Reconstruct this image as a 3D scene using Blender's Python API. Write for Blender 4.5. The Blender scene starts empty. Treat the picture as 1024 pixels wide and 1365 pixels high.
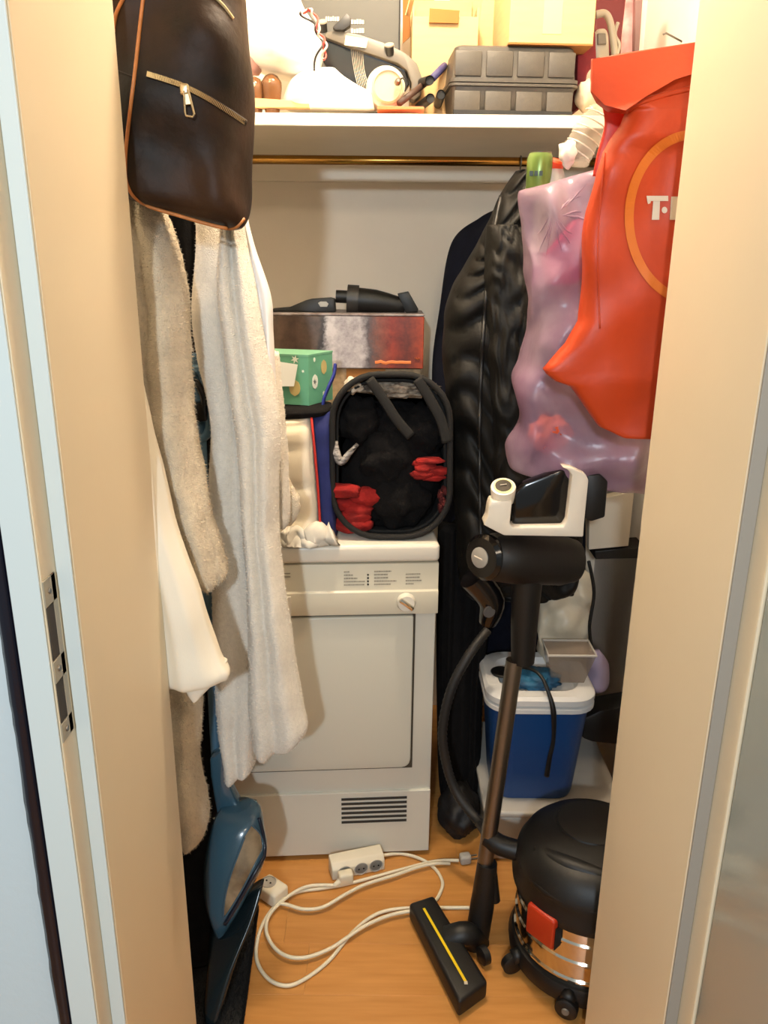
import bpy, bmesh, math, random
from mathutils import Vector, Matrix, noise
from mathutils.bvhtree import BVHTree

# ------------------------------------------------------------------ camera
S = bpy.context.scene
COL = S.collection
PITCH, ROLL, F = math.radians(17.6), math.radians(0.53), 1062.0
H = 1.453
Fv = Vector((0, math.cos(PITCH), -math.sin(PITCH)))
U0 = Vector((0, math.sin(PITCH), math.cos(PITCH)))
R0 = Vector((1, 0, 0))
Rv = R0 * math.cos(ROLL) + U0 * math.sin(ROLL)
Uv = U0 * math.cos(ROLL) - R0 * math.sin(ROLL)
cam = bpy.data.cameras.new('camera')
cam.sensor_fit = 'VERTICAL'; cam.sensor_height = 36; cam.sensor_width = 27
cam.lens = F / 1365 * 36
cam.clip_start = 0.02
co = bpy.data.objects.new('camera', cam); COL.objects.link(co)
co.matrix_world = Matrix(((Rv.x, Uv.x, -Fv.x, 0), (Rv.y, Uv.y, -Fv.y, 0), (Rv.z, Uv.z, -Fv.z, H), (0, 0, 0, 1)))
S.camera = co

# ------------------------------------------------------------------ light and exposure
S.view_settings.view_transform = 'Standard'
S.view_settings.look = 'None'
S.view_settings.gamma = 1
S.view_settings.exposure = 0.40
S.view_settings.use_curve_mapping = False
wd = bpy.data.worlds.new('room_light'); S.world = wd; wd.use_nodes = True
wd.node_tree.nodes['Background'].inputs[0].default_value = (0.80, 0.86, 0.85, 1)
wd.node_tree.nodes['Background'].inputs[1].default_value = 0.34


def lamp(name, kind, loc, power, color, size=0.1, aim=None, size_y=None):
    l = bpy.data.lights.new(name, kind); l.energy = power; l.color = color
    if kind == 'AREA':
        l.size = size
        if size_y: l.shape = 'RECTANGLE'; l.size_y = size_y
    else:
        l.shadow_soft_size = size
    o = bpy.data.objects.new(name, l); COL.objects.link(o); o.location = loc
    if aim is not None:
        o.rotation_euler = (Vector(aim) - Vector(loc)).to_track_quat('-Z', 'Y').to_euler()
    return o


# cool light from the hall behind the camera; the warm ceiling lamp of the hall; the lamp inside the closet
lamp('hall_cool_light', 'POINT', (-0.24, -1.20, 1.92), 98.0, (0.78, 0.90, 1.0), 0.05)
lamp('hall_ceiling_lamp', 'POINT', (0.25, -0.60, 2.30), 22.0, (1.0, 0.81, 0.60), 0.12)
lamp('closet_ceiling_lamp', 'POINT', (0.05, 1.50, 2.40), 44.0, (1.0, 0.84, 0.64), 0.06)


# ------------------------------------------------------------------ helpers
def W(px, py, Y):
    d = Fv + Rv * ((px - 512) / F) + Uv * ((682.5 - py) / F)
    return Vector((0, 0, H)) + d * (Y / d.y)


def WZ(px, py, Z=0.0):
    d = Fv + Rv * ((px - 512) / F) + Uv * ((682.5 - py) / F)
    return Vector((0, 0, H)) + d * ((Z - H) / d.z)


def lin(c):
    return tuple(((v / 255) / 12.92 if v / 255 <= 0.04045 else ((v / 255 + 0.055) / 1.055) ** 2.4) for v in c) + (1,)


MATS = {}


def mat(name, rgb, rough=0.5, metal=0.0, var=0.0, vscale=8, bump=0.0, bscale=150, alpha=1.0, coat=0.0, sheen=0.0, trans=0.0, rgb2=None, stretch=None, spec=0.5):
    if name in MATS: return MATS[name]
    m = bpy.data.materials.new(name); m.use_nodes = True
    nt = m.node_tree; N = nt.nodes; L = nt.links
    b = N['Principled BSDF']
    b.inputs['Base Color'].default_value = lin(rgb)
    b.inputs['Roughness'].default_value = rough
    b.inputs['Metallic'].default_value = metal
    b.inputs['Coat Weight'].default_value = coat
    b.inputs['Coat Roughness'].default_value = 0.1
    b.inputs['Sheen Weight'].default_value = sheen
    b.inputs['Transmission Weight'].default_value = trans
    b.inputs['Specular IOR Level'].default_value = spec
    b.inputs['Alpha'].default_value = alpha
    tc = N.new('ShaderNodeTexCoord'); src = tc.outputs['Object']
    if stretch:
        mp = N.new('ShaderNodeMapping'); mp.inputs['Scale'].default_value = stretch
        L.new(src, mp.inputs['Vector']); src = mp.outputs['Vector']
    if var or rgb2:
        n = N.new('ShaderNodeTexNoise'); n.inputs['Scale'].default_value = vscale; n.inputs['Detail'].default_value = 5
        L.new(src, n.inputs['Vector'])
        r = N.new('ShaderNodeValToRGB')
        r.color_ramp.elements[0].position = 0.35; r.color_ramp.elements[1].position = 0.65
        c = lin(rgb)
        if rgb2:
            r.color_ramp.elements[0].color = c; r.color_ramp.elements[1].color = lin(rgb2)
        else:
            r.color_ramp.elements[0].color = tuple(v * (1 - var) for v in c[:3]) + (1,)
            r.color_ramp.elements[1].color = tuple(min(1, v * (1 + var)) for v in c[:3]) + (1,)
        L.new(n.outputs['Fac'], r.inputs['Fac']); L.new(r.outputs['Color'], b.inputs['Base Color'])
    if bump:
        n2 = N.new('ShaderNodeTexNoise'); n2.inputs['Scale'].default_value = bscale; n2.inputs['Detail'].default_value = 4
        L.new(src, n2.inputs['Vector'])
        bp = N.new('ShaderNodeBump'); bp.inputs['Strength'].default_value = bump; bp.inputs['Distance'].default_value = 0.004
        L.new(n2.outputs['Fac'], bp.inputs['Height']); L.new(bp.outputs['Normal'], b.inputs['Normal'])
    MATS[name] = m
    return m


WM = {}   # world matrix of each object made


def thing(name, label, cat, loc=(0, 0, 0), rotz=0.0, group=None, rot=None):
    o = bpy.data.objects.new(name, None); COL.objects.link(o); o.empty_display_size = 0.05
    o.location = loc
    e = rot if rot is not None else (0, 0, rotz)
    o.rotation_euler = e
    from mathutils import Euler
    WM[o] = Matrix.Translation(Vector(loc)) @ Euler(e).to_matrix().to_4x4()
    o['label'] = label; o['category'] = cat
    if group: o['group'] = group
    return o


def ob(name, bm, m, parent=None, label=None, cat=None, group=None, kind=None, smooth=False, local=False):
    me = bpy.data.meshes.new(name)
    bmesh.ops.recalc_face_normals(bm, faces=bm.faces)
    mw = Matrix.Identity(4); o = None
    if parent is not None:
        mw = WM[parent]
        if not local: bm.transform(mw.inverted())
    else:
        xs = [v.co.x for v in bm.verts]; ys = [v.co.y for v in bm.verts]; zs = [v.co.z for v in bm.verts]
        c = Vector(((min(xs) + max(xs)) / 2, (min(ys) + max(ys)) / 2, min(zs)))
        bm.transform(Matrix.Translation(-c)); mw = Matrix.Translation(c)
    bm.to_mesh(me); bm.free()
    if smooth:
        for p in me.polygons: p.use_smooth = True
        if smooth == 'auto':
            me.set_sharp_from_angle(angle=math.radians(38))
    me.materials.append(m)
    o = bpy.data.objects.new(name, me); COL.objects.link(o)
    if parent is not None: o.parent = parent
    else: o.location = mw.translation
    WM[o] = mw
    if label: o['label'] = label
    if cat: o['category'] = cat
    if group: o['group'] = group
    if kind: o['kind'] = kind
    return o


def struct(name, bm, m, smooth=False):
    return ob(name, bm, m, kind='structure', smooth=smooth)


def BM(): return bmesh.new()


def box(bm, x0, x1, y0, y1, z0, z1, bev=0.0, seg=2, M=None):
    t = bmesh.new(); bmesh.ops.create_cube(t, size=1)
    for v in t.verts:
        v.co = Vector(((x0 + x1) / 2 + v.co.x * (x1 - x0), (y0 + y1) / 2 + v.co.y * (y1 - y0), (z0 + z1) / 2 + v.co.z * (z1 - z0)))
    if bev: bmesh.ops.bevel(t, geom=list(t.edges), offset=bev, segments=seg, affect='EDGES', profile=0.5)
    merge(bm, t, M)
    return bm


def merge(bm, t, M=None):
    if M is not None: t.transform(M)
    mp = [bm.verts.new(v.co) for v in t.verts]
    t.verts.index_update()
    for f in t.faces:
        try: bm.faces.new([mp[v.index] for v in f.verts])
        except ValueError: pass
    t.free()
    return bm


def catmull(pts, n):
    P = [Vector(p) for p in pts]; out = []
    for i in range(len(P) - 1):
        p0 = P[max(i - 1, 0)]; p1 = P[i]; p2 = P[i + 1]; p3 = P[min(i + 2, len(P) - 1)]
        for k in range(n):
            t = k / n
            out.append(0.5 * ((2 * p1) + (p2 - p0) * t + (2 * p0 - 5 * p1 + 4 * p2 - p3) * t * t + (3 * p1 - p0 - 3 * p2 + p3) * t ** 3))
    out.append(P[-1]); return out


def tube(bm, pts, r, m=8, sub=0, closed=False, flat=None, caps=True):
    P = [Vector(p) for p in pts]
    rr = r if isinstance(r, (list, tuple)) else None
    if sub:
        if rr: rr = [rr[min(int(i / sub), len(rr) - 1)] * (1 - (i % sub) / sub) + rr[min(int(i / sub) + 1, len(rr) - 1)] * ((i % sub) / sub) for i in range((len(P) - 1) * sub + 1)]
        P = catmull(P + ([P[0]] if closed else []), sub)
        if closed: P = P[:-1]
    n = len(P); rings = []; prev = None
    for i, p in enumerate(P):
        a = P[(i - 1) % n] if (closed or i > 0) else p
        b = P[(i + 1) % n] if (closed or i < n - 1) else p
        t = (b - a).normalized()
        if prev is None:
            prev = Vector((0, 0, 1)) if abs(t.z) < 0.9 else Vector((0, 1, 0))
        nn = (prev - t * prev.dot(t)).normalized(); prev = nn
        bb = t.cross(nn)
        q = rr[i] if rr else r
        fx, fy = flat if flat else (1, 1)
        rings.append([bm.verts.new(p + (nn * math.cos(2 * math.pi * k / m) * fx + bb * math.sin(2 * math.pi * k / m) * fy) * q) for k in range(m)])
    for i in range(n if closed else n - 1):
        A = rings[i]; B = rings[(i + 1) % n]
        for k in range(m): bm.faces.new((A[k], A[(k + 1) % m], B[(k + 1) % m], B[k]))
    if not closed and caps:
        bm.faces.new(rings[0][::-1]); bm.faces.new(rings[-1])
    return bm


def lathe(bm, prof, c=(0, 0, 0), m=32, axis=None, caps=True):
    """profile of (radius, height) turned about +Z, or about the given axis, at c"""
    t = bmesh.new(); rings = []
    for r, z in prof:
        rings.append([t.verts.new((max(r, 1e-4) * math.cos(2 * math.pi * k / m), max(r, 1e-4) * math.sin(2 * math.pi * k / m), z)) for k in range(m)])
    for i in range(len(rings) - 1):
        for k in range(m): t.faces.new((rings[i][k], rings[i][(k + 1) % m], rings[i + 1][(k + 1) % m], rings[i + 1][k]))
    if caps:
        t.faces.new(rings[0][::-1]); t.faces.new(rings[-1])
    M = Matrix.Translation(Vector(c))
    if axis is not None: M = M @ Vector(axis).to_track_quat('Z', 'Y').to_matrix().to_4x4()
    return merge(bm, t, M)


def prism(bm, pts, off, bev=0.0, seg=2):
    """closed outline of 3-D points pushed along the vector off"""
    t = bmesh.new(); off = Vector(off)
    a = [t.verts.new(Vector(p)) for p in pts]; b = [t.verts.new(Vector(p) + off) for p in pts]
    n = len(a); t.faces.new(a); t.faces.new(b[::-1])
    for i in range(n): t.faces.new((a[i], b[i], b[(i + 1) % n], a[(i + 1) % n]))
    bmesh.ops.recalc_face_normals(t, faces=t.faces)
    if bev: bmesh.ops.bevel(t, geom=list(t.edges), offset=bev, segments=seg, affect='EDGES', profile=0.5, clamp_overlap=True)
    return merge(bm, t)


def pxprism(bm, px, Y, dep, bev=0.0, dy=0.0):
    """outline read at distance Y (Y may vary per point as third value)"""
    pts = [W(p[0], p[1], (p[2] if len(p) > 2 else Y)) for p in px]
    return prism(bm, pts, (0, dep, 0), bev)


def drape(rows, n=8, m=56, sq=2.6, folds=(), ridges=(), wob=0.0, namp=0.0, nscale=30, seed=0, linear=False, backfold=True, quilt=None, fuzz=0.0):
    """cloth or bag body: rows (py_left, py_right, x_left, x_right, Y, depth)"""
    Ls = [W(r[2], r[0], r[4]) for r in rows]; Rs = [W(r[3], r[1], r[4]) for r in rows]
    D = [Vector((r[5], 0, 0)) for r in rows]
    if linear:
        def interp(P):
            o = []
            for i in range(len(P) - 1):
                for k in range(n): o.append(P[i].lerp(P[i + 1], k / n))
            return o + [P[-1]]
        Ls, Rs, D = interp(Ls), interp(Rs), interp(D)
    else:
        Ls, Rs, D = catmull(Ls, n), catmull(Rs, n), catmull(D, n)
    bm = bmesh.new(); rings = []; N = len(Ls); sv = Vector((seed * 3.7, seed * 1.3, seed * 2.1)); rnd = random.Random(seed)
    for i in range(N):
        v = i / (N - 1); mid = (Ls[i] + Rs[i]) / 2; hf = (Rs[i] - Ls[i]) / 2; dep = max(D[i].x, 0.002)
        ring = []
        for k in range(m):
            a = 2 * math.pi * (k + 0.5) / m
            cu, su = math.cos(a), math.sin(a)
            X = math.copysign(abs(cu) ** (2 / sq), cu); Yy = math.copysign(abs(su) ** (2 / sq), su)
            u = (X + 1) / 2
            p = mid + hf * X + Vector((0, dep / 2 * Yy, 0))
            f = sum(A * math.sin(2 * math.pi * (fr * u + ph + dr * v)) for A, fr, ph, dr in folds)
            f += sum(A * (0.64 - abs(math.sin(math.pi * (fr * u + ph + dr * v + 0.10 * noise.noise(Vector((u * 2, v * 3, seed))))))) for A, fr, ph, dr in ridges)
            if quilt: f += -quilt[0] * abs(math.sin(math.pi * (quilt[1] * v + wob * noise.noise(Vector((u * 4, v * 5, seed)))))) ** 0.6 * (1 if su < 0 else 0)
            env = min(1.0, abs(su) * 1.6)
            if su < 0 or backfold: p.y += f * env
            if namp:
                q = p * nscale + sv
                p += Vector((noise.noise(q) * 0.5, noise.noise(q + Vector((7, 3, 1))), 0)) * namp
            if fuzz: p += Vector((rnd.uniform(-1, 1), rnd.uniform(-1, 1), rnd.uniform(-1, 1))) * fuzz
            ring.append(bm.verts.new(p))
        rings.append(ring)
    for i in range(N - 1):
        for k in range(m): bm.faces.new((rings[i][k], rings[i][(k + 1) % m], rings[i + 1][(k + 1) % m], rings[i + 1][k]))
    for ring in (rings[0], rings[-1]):
        c = sum((v.co for v in ring), Vector()) / m
        cv = bm.verts.new(c)
        for k in range(m): bm.faces.new((ring[k], ring[(k + 1) % m], cv))
    return bm


def pile(bm, m_, parent, n=9000, ln=0.0035, seed=1):
    """short upstanding fibres of terry cloth, one object"""
    rnd = random.Random(seed); bm.faces.ensure_lookup_table(); bm.normal_update()
    fs = [f for f in bm.faces]; ar = [f.calc_area() for f in fs]
    pick = rnd.choices(range(len(fs)), weights=ar, k=n)
    cen = sum((v.co for v in bm.verts), Vector()) / len(bm.verts)
    V = []; Fc = []
    for i in pick:
        f = fs[i]; w = [rnd.random() for _ in f.verts]; sw = sum(w)
        p = sum((v.co * (k / sw) for v, k in zip(f.verts, w)), Vector()); nn = f.normal
        if nn.dot(p - cen) < 0: nn = -nn
        d = (nn + Vector((rnd.uniform(-.6, .6), rnd.uniform(-.6, .6), rnd.uniform(-.9, .3)))).normalized() * ln * rnd.uniform(.5, 1.1)
        s_ = Vector((rnd.uniform(-1, 1), rnd.uniform(-1, 1), rnd.uniform(-1, 1))).normalized() * .0007
        b0 = len(V); V += [p - s_, p + s_, p + d]; Fc.append((b0, b0 + 1, b0 + 2))
    t = bmesh.new(); vs = [t.verts.new(v) for v in V]
    for a in Fc: t.faces.new([vs[k] for k in a])
    return ob('terry_pile', t, m_, parent, kind='stuff')


def blob(bm, c, r, amp=0.15, sc=2.0, seed=0, sub=4, rotz=0.0):
    t = bmesh.new(); bmesh.ops.create_icosphere(t, subdivisions=sub, radius=1)
    for v in t.verts:
        n = v.co.normalized()
        q = n * sc + Vector((seed * 5.1, seed * 2.3, seed))
        k = 1 + amp * (noise.noise(q) + 0.6 * (0.5 - abs(noise.noise(q * 2.3))) + 0.25 * noise.noise(q * 5))
        v.co = n * k
    M = Matrix.Translation(Vector(c)) @ Matrix.Rotation(rotz, 4, 'Z') @ Matrix.Diagonal((r[0], r[1], r[2], 1))
    return merge(bm, t, M)


def hug(bm, pts, dy=0.0015, sub=0):
    """drop points (x, z given by W at a distance) onto the front of a body, seen from the front"""
    tree = BVHTree.FromBMesh(bm); out = []
    for p in pts:
        h = tree.ray_cast(Vector((p[0], -3, p[2])), Vector((0, 1, 0)))
        out.append(Vector((p[0], (h[0].y if h[0] else p[1]) - dy, p[2])))
    return out


def hugpx(bm, px, Y, dy=0.0015, sub=0):
    """drop pixel points onto a body along the view ray they were read on"""
    tree = BVHTree.FromBMesh(bm); out = []
    P = [Vector((a, b, 0)) for a, b in px]
    if sub: P = catmull(P, sub)
    o = Vector((0, 0, H))
    for p in P:
        w = W(p.x, p.y, Y); d = (w - o).normalized()
        h = tree.ray_cast(o, d)
        q = h[0] if h[0] else w
        out.append(q - d * dy)
    return out


def hugpatch(body, outline, Y, dy=0.002, rings=5, sub=3):
    """thin curved patch lying on a body inside a pixel outline"""
    n = len(outline); P = []
    for i in range(n):
        for k in range(sub):
            a, b = outline[i], outline[(i + 1) % n]; P.append((a[0] + (b[0] - a[0]) * k / sub, a[1] + (b[1] - a[1]) * k / sub))
    cx = sum(p[0] for p in P) / len(P); cy = sum(p[1] for p in P) / len(P)
    L = []
    for r in range(rings + 1):
        k = 1 - r / (rings + 1); L.append(hugpx(body, [(cx + (x - cx) * k, cy + (y - cy) * k) for x, y in P], Y, dy))
    t = bmesh.new(); V = [[t.verts.new(p) for p in l] for l in L]; c = t.verts.new(hugpx(body, [(cx, cy)], Y, dy)[0])
    for r in range(rings):
        for i in range(len(P)): t.faces.new((V[r][i], V[r][(i + 1) % len(P)], V[r + 1][(i + 1) % len(P)], V[r + 1][i]))
    for i in range(len(P)): t.faces.new((V[-1][i], V[-1][(i + 1) % len(P)], c))
    return t


# ------------------------------------------------------------------ materials
m_jamb = mat('cream_jamb_paint', (226, 210, 180), 0.42, var=0.02, vscale=3, bump=0.04, bscale=60)
m_white_paint = mat('pale_door_frame_paint', (205, 214, 212), 0.45, bump=0.05, bscale=50)
m_wall = mat('warm_white_wall', (232, 220, 202), 0.8, var=0.03, vscale=4, bump=0.10, bscale=120)
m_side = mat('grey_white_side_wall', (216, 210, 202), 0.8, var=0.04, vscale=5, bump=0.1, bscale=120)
m_hall = mat('pale_blue_hall_wall', (196, 208, 212), 0.75, bump=0.15, bscale=80)
m_stop_shade = mat('shaded_stop_grey', (150, 144, 134), 0.6)  # grey carries the shade on the right stop face
m_black_trim = mat('glossy_black_seal', (8, 9, 26), 0.25, bump=0.3, bscale=25)
m_door = mat('grey_gloss_door', (144, 150, 144), 0.10, spec=0.8, coat=0.5)
m_white_plastic = mat('dryer_white_enamel', (214, 210, 196), 0.38, var=0.015, vscale=6, bump=0.02, bscale=90)
m_lid = mat('dryer_lid_laminate', (226, 218, 202), 0.35)
m_black = mat('black_plastic', (14, 13, 12), 0.5, bump=0.03, bscale=100)
m_black_gloss = mat('glossy_black_plastic', (12, 11, 12), 0.15)
m_black_cloth = mat('black_cloth', (17, 15, 15), 0.95, var=0.2, vscale=40, bump=0.3, bscale=250, spec=0.2)
m_terry = mat('cream_terry', (216, 200, 174), 1.0, var=0.05, vscale=120, bump=0.9, bscale=420, sheen=0.3, spec=0.1)
m_terry2 = mat('white_terry', (236, 228, 214), 1.0, var=0.04, vscale=120, bump=0.8, bscale=420, sheen=0.3, spec=0.1)
m_cotton = mat('smooth_white_cotton', (238, 230, 212), 0.9, bump=0.1, bscale=500, spec=0.2)
m_satin = mat('white_satin_lining', (240, 238, 238), 0.45, bump=0.05, bscale=60)
m_leather = mat('dark_brown_leather', (19, 13, 8), 0.55, var=0.0, rgb2=(54, 33, 18), vscale=8, bump=0.3, bscale=60, spec=0.22)
m_tan = mat('tan_piping', (176, 108, 52), 0.5, var=0.1, vscale=90)
m_gold = mat('pale_gold_metal', (206, 184, 146), 0.28, 0.9)
m_brass = mat('brass_rod', (150, 110, 52), 0.25, 1.0)
m_steel = mat('brushed_steel', (128, 122, 114), 0.38, 1.0)
m_chrome = mat('polished_steel', (215, 205, 188), 0.10, 1.0)
m_sweep = mat('petrol_blue_plastic', (52, 84, 102), 0.22, coat=0.4)
m_sweep_pole = mat('blue_lacquered_tube', (74, 108, 130), 0.3)
m_smoke = mat('smoky_clear_plastic', (96, 82, 62), 0.12, alpha=0.75)
m_cooler = mat('cooler_blue', (20, 66, 122), 0.4, bump=0.03, bscale=60)
m_coolerlid = mat('cooler_white', (214, 212, 208), 0.4)
m_cord = mat('white_cable_rubber', (226, 216, 190), 0.45)
m_strip = mat('white_socket_plastic', (224, 214, 192), 0.4)
m_socket = mat('socket_grey', (176, 172, 164), 0.4)
m_hole = mat('dark_hole', (10, 9, 8), 0.7)
m_red = mat('red_cloth', (142, 16, 10), 0.9, var=0.25, vscale=30, bump=0.3, bscale=200)
m_card = mat('brown_cardboard', (200, 162, 112), 0.85, var=0.04, vscale=10, bump=0.08, bscale=120, stretch=(1, 1, 8))
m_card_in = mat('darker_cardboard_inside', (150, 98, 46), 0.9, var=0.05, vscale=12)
m_tool = mat('grey_toolbox_plastic', (70, 64, 56), 0.5, var=0.04, vscale=20, bump=0.1, bscale=200)
m_greybox = mat('grey_printed_carton', (80, 78, 72), 0.6, var=0.04, vscale=6)
m_wplastic = mat('white_plastic_film', (246, 240, 228), 0.4, bump=0.5, bscale=25)
m_orange = mat('orange_bag_film', (184, 60, 20), 0.46, var=0.05, vscale=10, bump=0.3, bscale=22, spec=0.35)
m_yellow = mat('yellow_print', (204, 104, 22), 0.4)
m_white_print = mat('white_print', (206, 192, 172), 0.5)
m_print = mat('grey_print', (150, 141, 124), 0.7)

# lavender film: half clear
m_purple = mat('lavender_film', (160, 120, 146), 0.28, rgb2=(186, 160, 176), vscale=7, bump=0.8, bscale=22, alpha=0.52)
m_clear = mat('clear_film', (226, 220, 210), 0.12, alpha=0.38, bump=0.4, bscale=30)


def mat_floor(seed):
    m = bpy.data.materials.new('beech_laminate'); m.use_nodes = True
    nt = m.node_tree; N = nt.nodes; L = nt.links; b = N['Principled BSDF']
    tc = N.new('ShaderNodeTexCoord'); mp = N.new('ShaderNodeMapping')
    mp.inputs['Scale'].default_value = (3, 30, 1); mp.inputs['Location'].default_value = (seed * 3.1, seed * 1.7, 0)
    n = N.new('ShaderNodeTexNoise'); n.inputs['Scale'].default_value = 2.2; n.inputs['Detail'].default_value = 8
    r = N.new('ShaderNodeValToRGB'); r.color_ramp.elements[0].position = 0.3; r.color_ramp.elements[1].position = 0.7
    k = 1 + 0.02 * math.sin(seed * 2.3)
    r.color_ramp.elements[0].color = lin((182 * k, 124 * k, 60 * k)); r.color_ramp.elements[1].color = lin((198 * k, 140 * k, 74 * k))
    L.new(tc.outputs['Object'], mp.inputs['Vector']); L.new(mp.outputs['Vector'], n.inputs['Vector']); L.new(n.outputs['Fac'], r.inputs['Fac'])
    L.new(r.outputs['Color'], b.inputs['Base Color']); b.inputs['Roughness'].default_value = 0.38
    return m


# ------------------------------------------------------------------ the setting
XL, XR, YB, ZC = -0.66, 0.68, 2.40, 2.55
Y1, Y2, YF = 0.811, 1.122, 0.770       # stop, closet side of the jamb, face of the frame
XJL, XJR = -0.339, 0.381
ZT = 2.03
fl = struct('floor', box(BM(), -1.3, 1.3, -1.2, YB + 0.05, -0.05, -0.004), mat('floor_base', (120, 84, 50), 0.7))
fm = [mat_floor(i) for i in range(4)]
pw = 0.13; rnd = random.Random(4); k = 0
y = -1.2
while y < YB:
    x = -1.3 - rnd.uniform(0, 0.5)
    while x < 1.3:
        a = max(x, -1.3); b_ = min(x + 0.62, 1.3)
        if b_ - a > 0.01:
            t = BM(); box(t, a + 0.00015, b_ - 0.00015, y + 0.00015, min(y + pw, YB) - 0.00015, -0.006, 0.0, 0.0002, 1)
            ob('plank', t, fm[k % 4], fl); k += 1
        x += 0.62
    y += pw
struct('wall_back', box(BM(), XL - 0.05, XR + 0.05, YB, YB + 0.06, 0, ZC), m_wall)
struct('wall_left', box(BM(), XL - 0.06, XL, Y2, YB, 0, ZC), m_side)
struct('wall_right', box(BM(), XR, XR + 0.06, Y2, YB, 0, ZC), m_side)
struct('ceiling', box(BM(), XL - 0.06, XR + 0.06, Y2 - 0.33, YB + 0.06, ZC, ZC + 0.05), m_wall)
t = BM()
box(t, -1.3, -0.409, 0.79, Y2 - 0.001, 0, ZC); box(t, 0.45, 1.3, 0.79, Y2 - 0.001, 0, ZC); box(t, -0.409, 0.45, 0.79, Y2 - 0.001, ZT + 0.02, ZC)
struct('wall_front', t, m_hall)
# jamb linings: the broad cream reveals
t = BM(); box(t, -0.409, XJL, Y1, Y2, 0, ZT, 0.002, 1); struct('trim_1', t, m_jamb)
t = BM(); box(t, XJR, 0.449, Y1, Y2, 0, ZT, 0.002, 1); struct('trim_2', t, m_jamb)
t = BM(); box(t, XJL, XJR, Y1, Y2, ZT - 0.02, ZT + 0.02, 0.002, 1); struct('trim_3', t, m_jamb)
# left frame: white stop edge, cream rebate, pale face, black seal
t = BM(); box(t, -0.357, XJL - 0.0005, Y1 - 0.004, Y1 - 0.0005, 0, ZT, 0.0012, 2); struct('trim_4', t, m_white_paint)
t = BM(); box(t, -0.3905, -0.3572, YF, Y1 - 0.0005, 0, ZT, 0.0015, 2); struct('trim_5', t, m_jamb)
t = BM(); box(t, -0.3905, -0.3585, YF - 0.0035, YF - 0.0002, 0, ZT, 0.001, 2); struct('trim_6', t, m_white_paint)
t = BM(); n = 140
ring = []
for i in range(n + 1):
    z = ZT * i / n
    w = 0.0035 * noise.noise(Vector((0, 0, z * 9))) + 0.0012 * noise.noise(Vector((3, 0, z * 60)))
    ring.append([t.verts.new((x_, y_, z)) for x_, y_ in ((-0.392, 0.789), (-0.392, 0.770), (-0.396, 0.766), (-0.404 + w * 0.5, 0.766), (-0.410 + w, 0.771), (-0.4085, 0.789))])
for i in range(n):
    for j in range(5): t.faces.new((ring[i][j], ring[i][j + 1], ring[i + 1][j + 1], ring[i + 1][j]))
struct('trim_7', t, m_black_trim, True)
# right frame: stop face with its shade put into the grey, cream rebate
t = BM(); box(t, XJR + 0.0005, 0.397, Y1 - 0.004, Y1 - 0.0005, 0, ZT, 0.001, 2); struct('trim_8', t, m_stop_shade)
t = BM(); box(t, 0.3972, 0.449, YF, Y1 - 0.0005, 0, ZT, 0.002, 2); struct('trim_9', t, m_jamb)
# strike plate
sp = thing('strike_plate', 'worn metal strike plate with two latch holes on the left door frame', 'strike plate', (-0.357, 0.79, 0.93))
t = BM()
zz = [0.934, 0.957, 1.008, 1.034, 1.098, 1.128]
for a, b_ in ((0, 1), (2, 3), (4, 5)): box(t, -0.3571, -0.3556, 0.770, 0.800, zz[a], zz[b_], 0.0004, 1)
box(t, -0.3571, -0.3556, 0.790, 0.800, zz[0], zz[5], 0.0004, 1)
ob('plate', t, mat('worn_plate_metal', (176, 166, 146), 0.45, 0.3), sp)
for a, b_ in ((1, 2), (3, 4)):
    t = BM(); box(t, -0.3571, -0.3562, 0.772, 0.7895, zz[a] + .001, zz[b_] - .001); ob('latch_hole', t, mat('shadowed_slot', (62, 56, 50), 0.7), sp)
for z in (0.945, 1.021, 1.113):
    t = BM(); lathe(t, [(0.0035, 0), (0.003, 0.0012)], (-0.3556, 0.783, z), 14, (1, 0, 0)); ob('screw', t, m_steel, sp)
# open door on the right, folded back towards the viewer
dr = struct('door_1', box(BM(), 0.400, 0.440, -0.02, 0.768, 0.008, ZT - 0.02, 0.002, 2), m_door)

# ------------------------------------------------------------------ shelf and rod
ZS = 1.720
sh = thing('closet_shelf', 'cream board shelf running wall to wall over the brass rod', 'shelf', (0, 2.1, ZS))
t = BM(); box(t, XL, XR, 1.85, YB, ZS, ZS + 0.025, 0.0015, 1); ob('board', t, mat('shelf_laminate', (234, 222, 202), 0.45, var=.02), sh)
t = BM(); box(t, XL, XR, YB - 0.018, YB, 1.657, ZS, 0.001, 1); ob('batten', t, mat('shelf_laminate', (0, 0, 0)), sh)
rd = thing('hanging_rod', 'brass clothes rod under the cream shelf', 'rod', (0, 2.05, 1.66))
zr = W(500, 214, 2.05).z
t = BM(); tube(t, [(XL, 2.05, zr), (XR, 2.05, zr)], 0.0105, 16); ob('rod', t, m_brass, rd, smooth=True)
for x_ in (XL, XR - 0.006):
    t = BM(); lathe(t, [(0.022, 0), (0.02, 0.006)], (x_, 2.05, zr), 20, (1, 0, 0)); ob('rod_socket', t, m_brass, rd)

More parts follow.
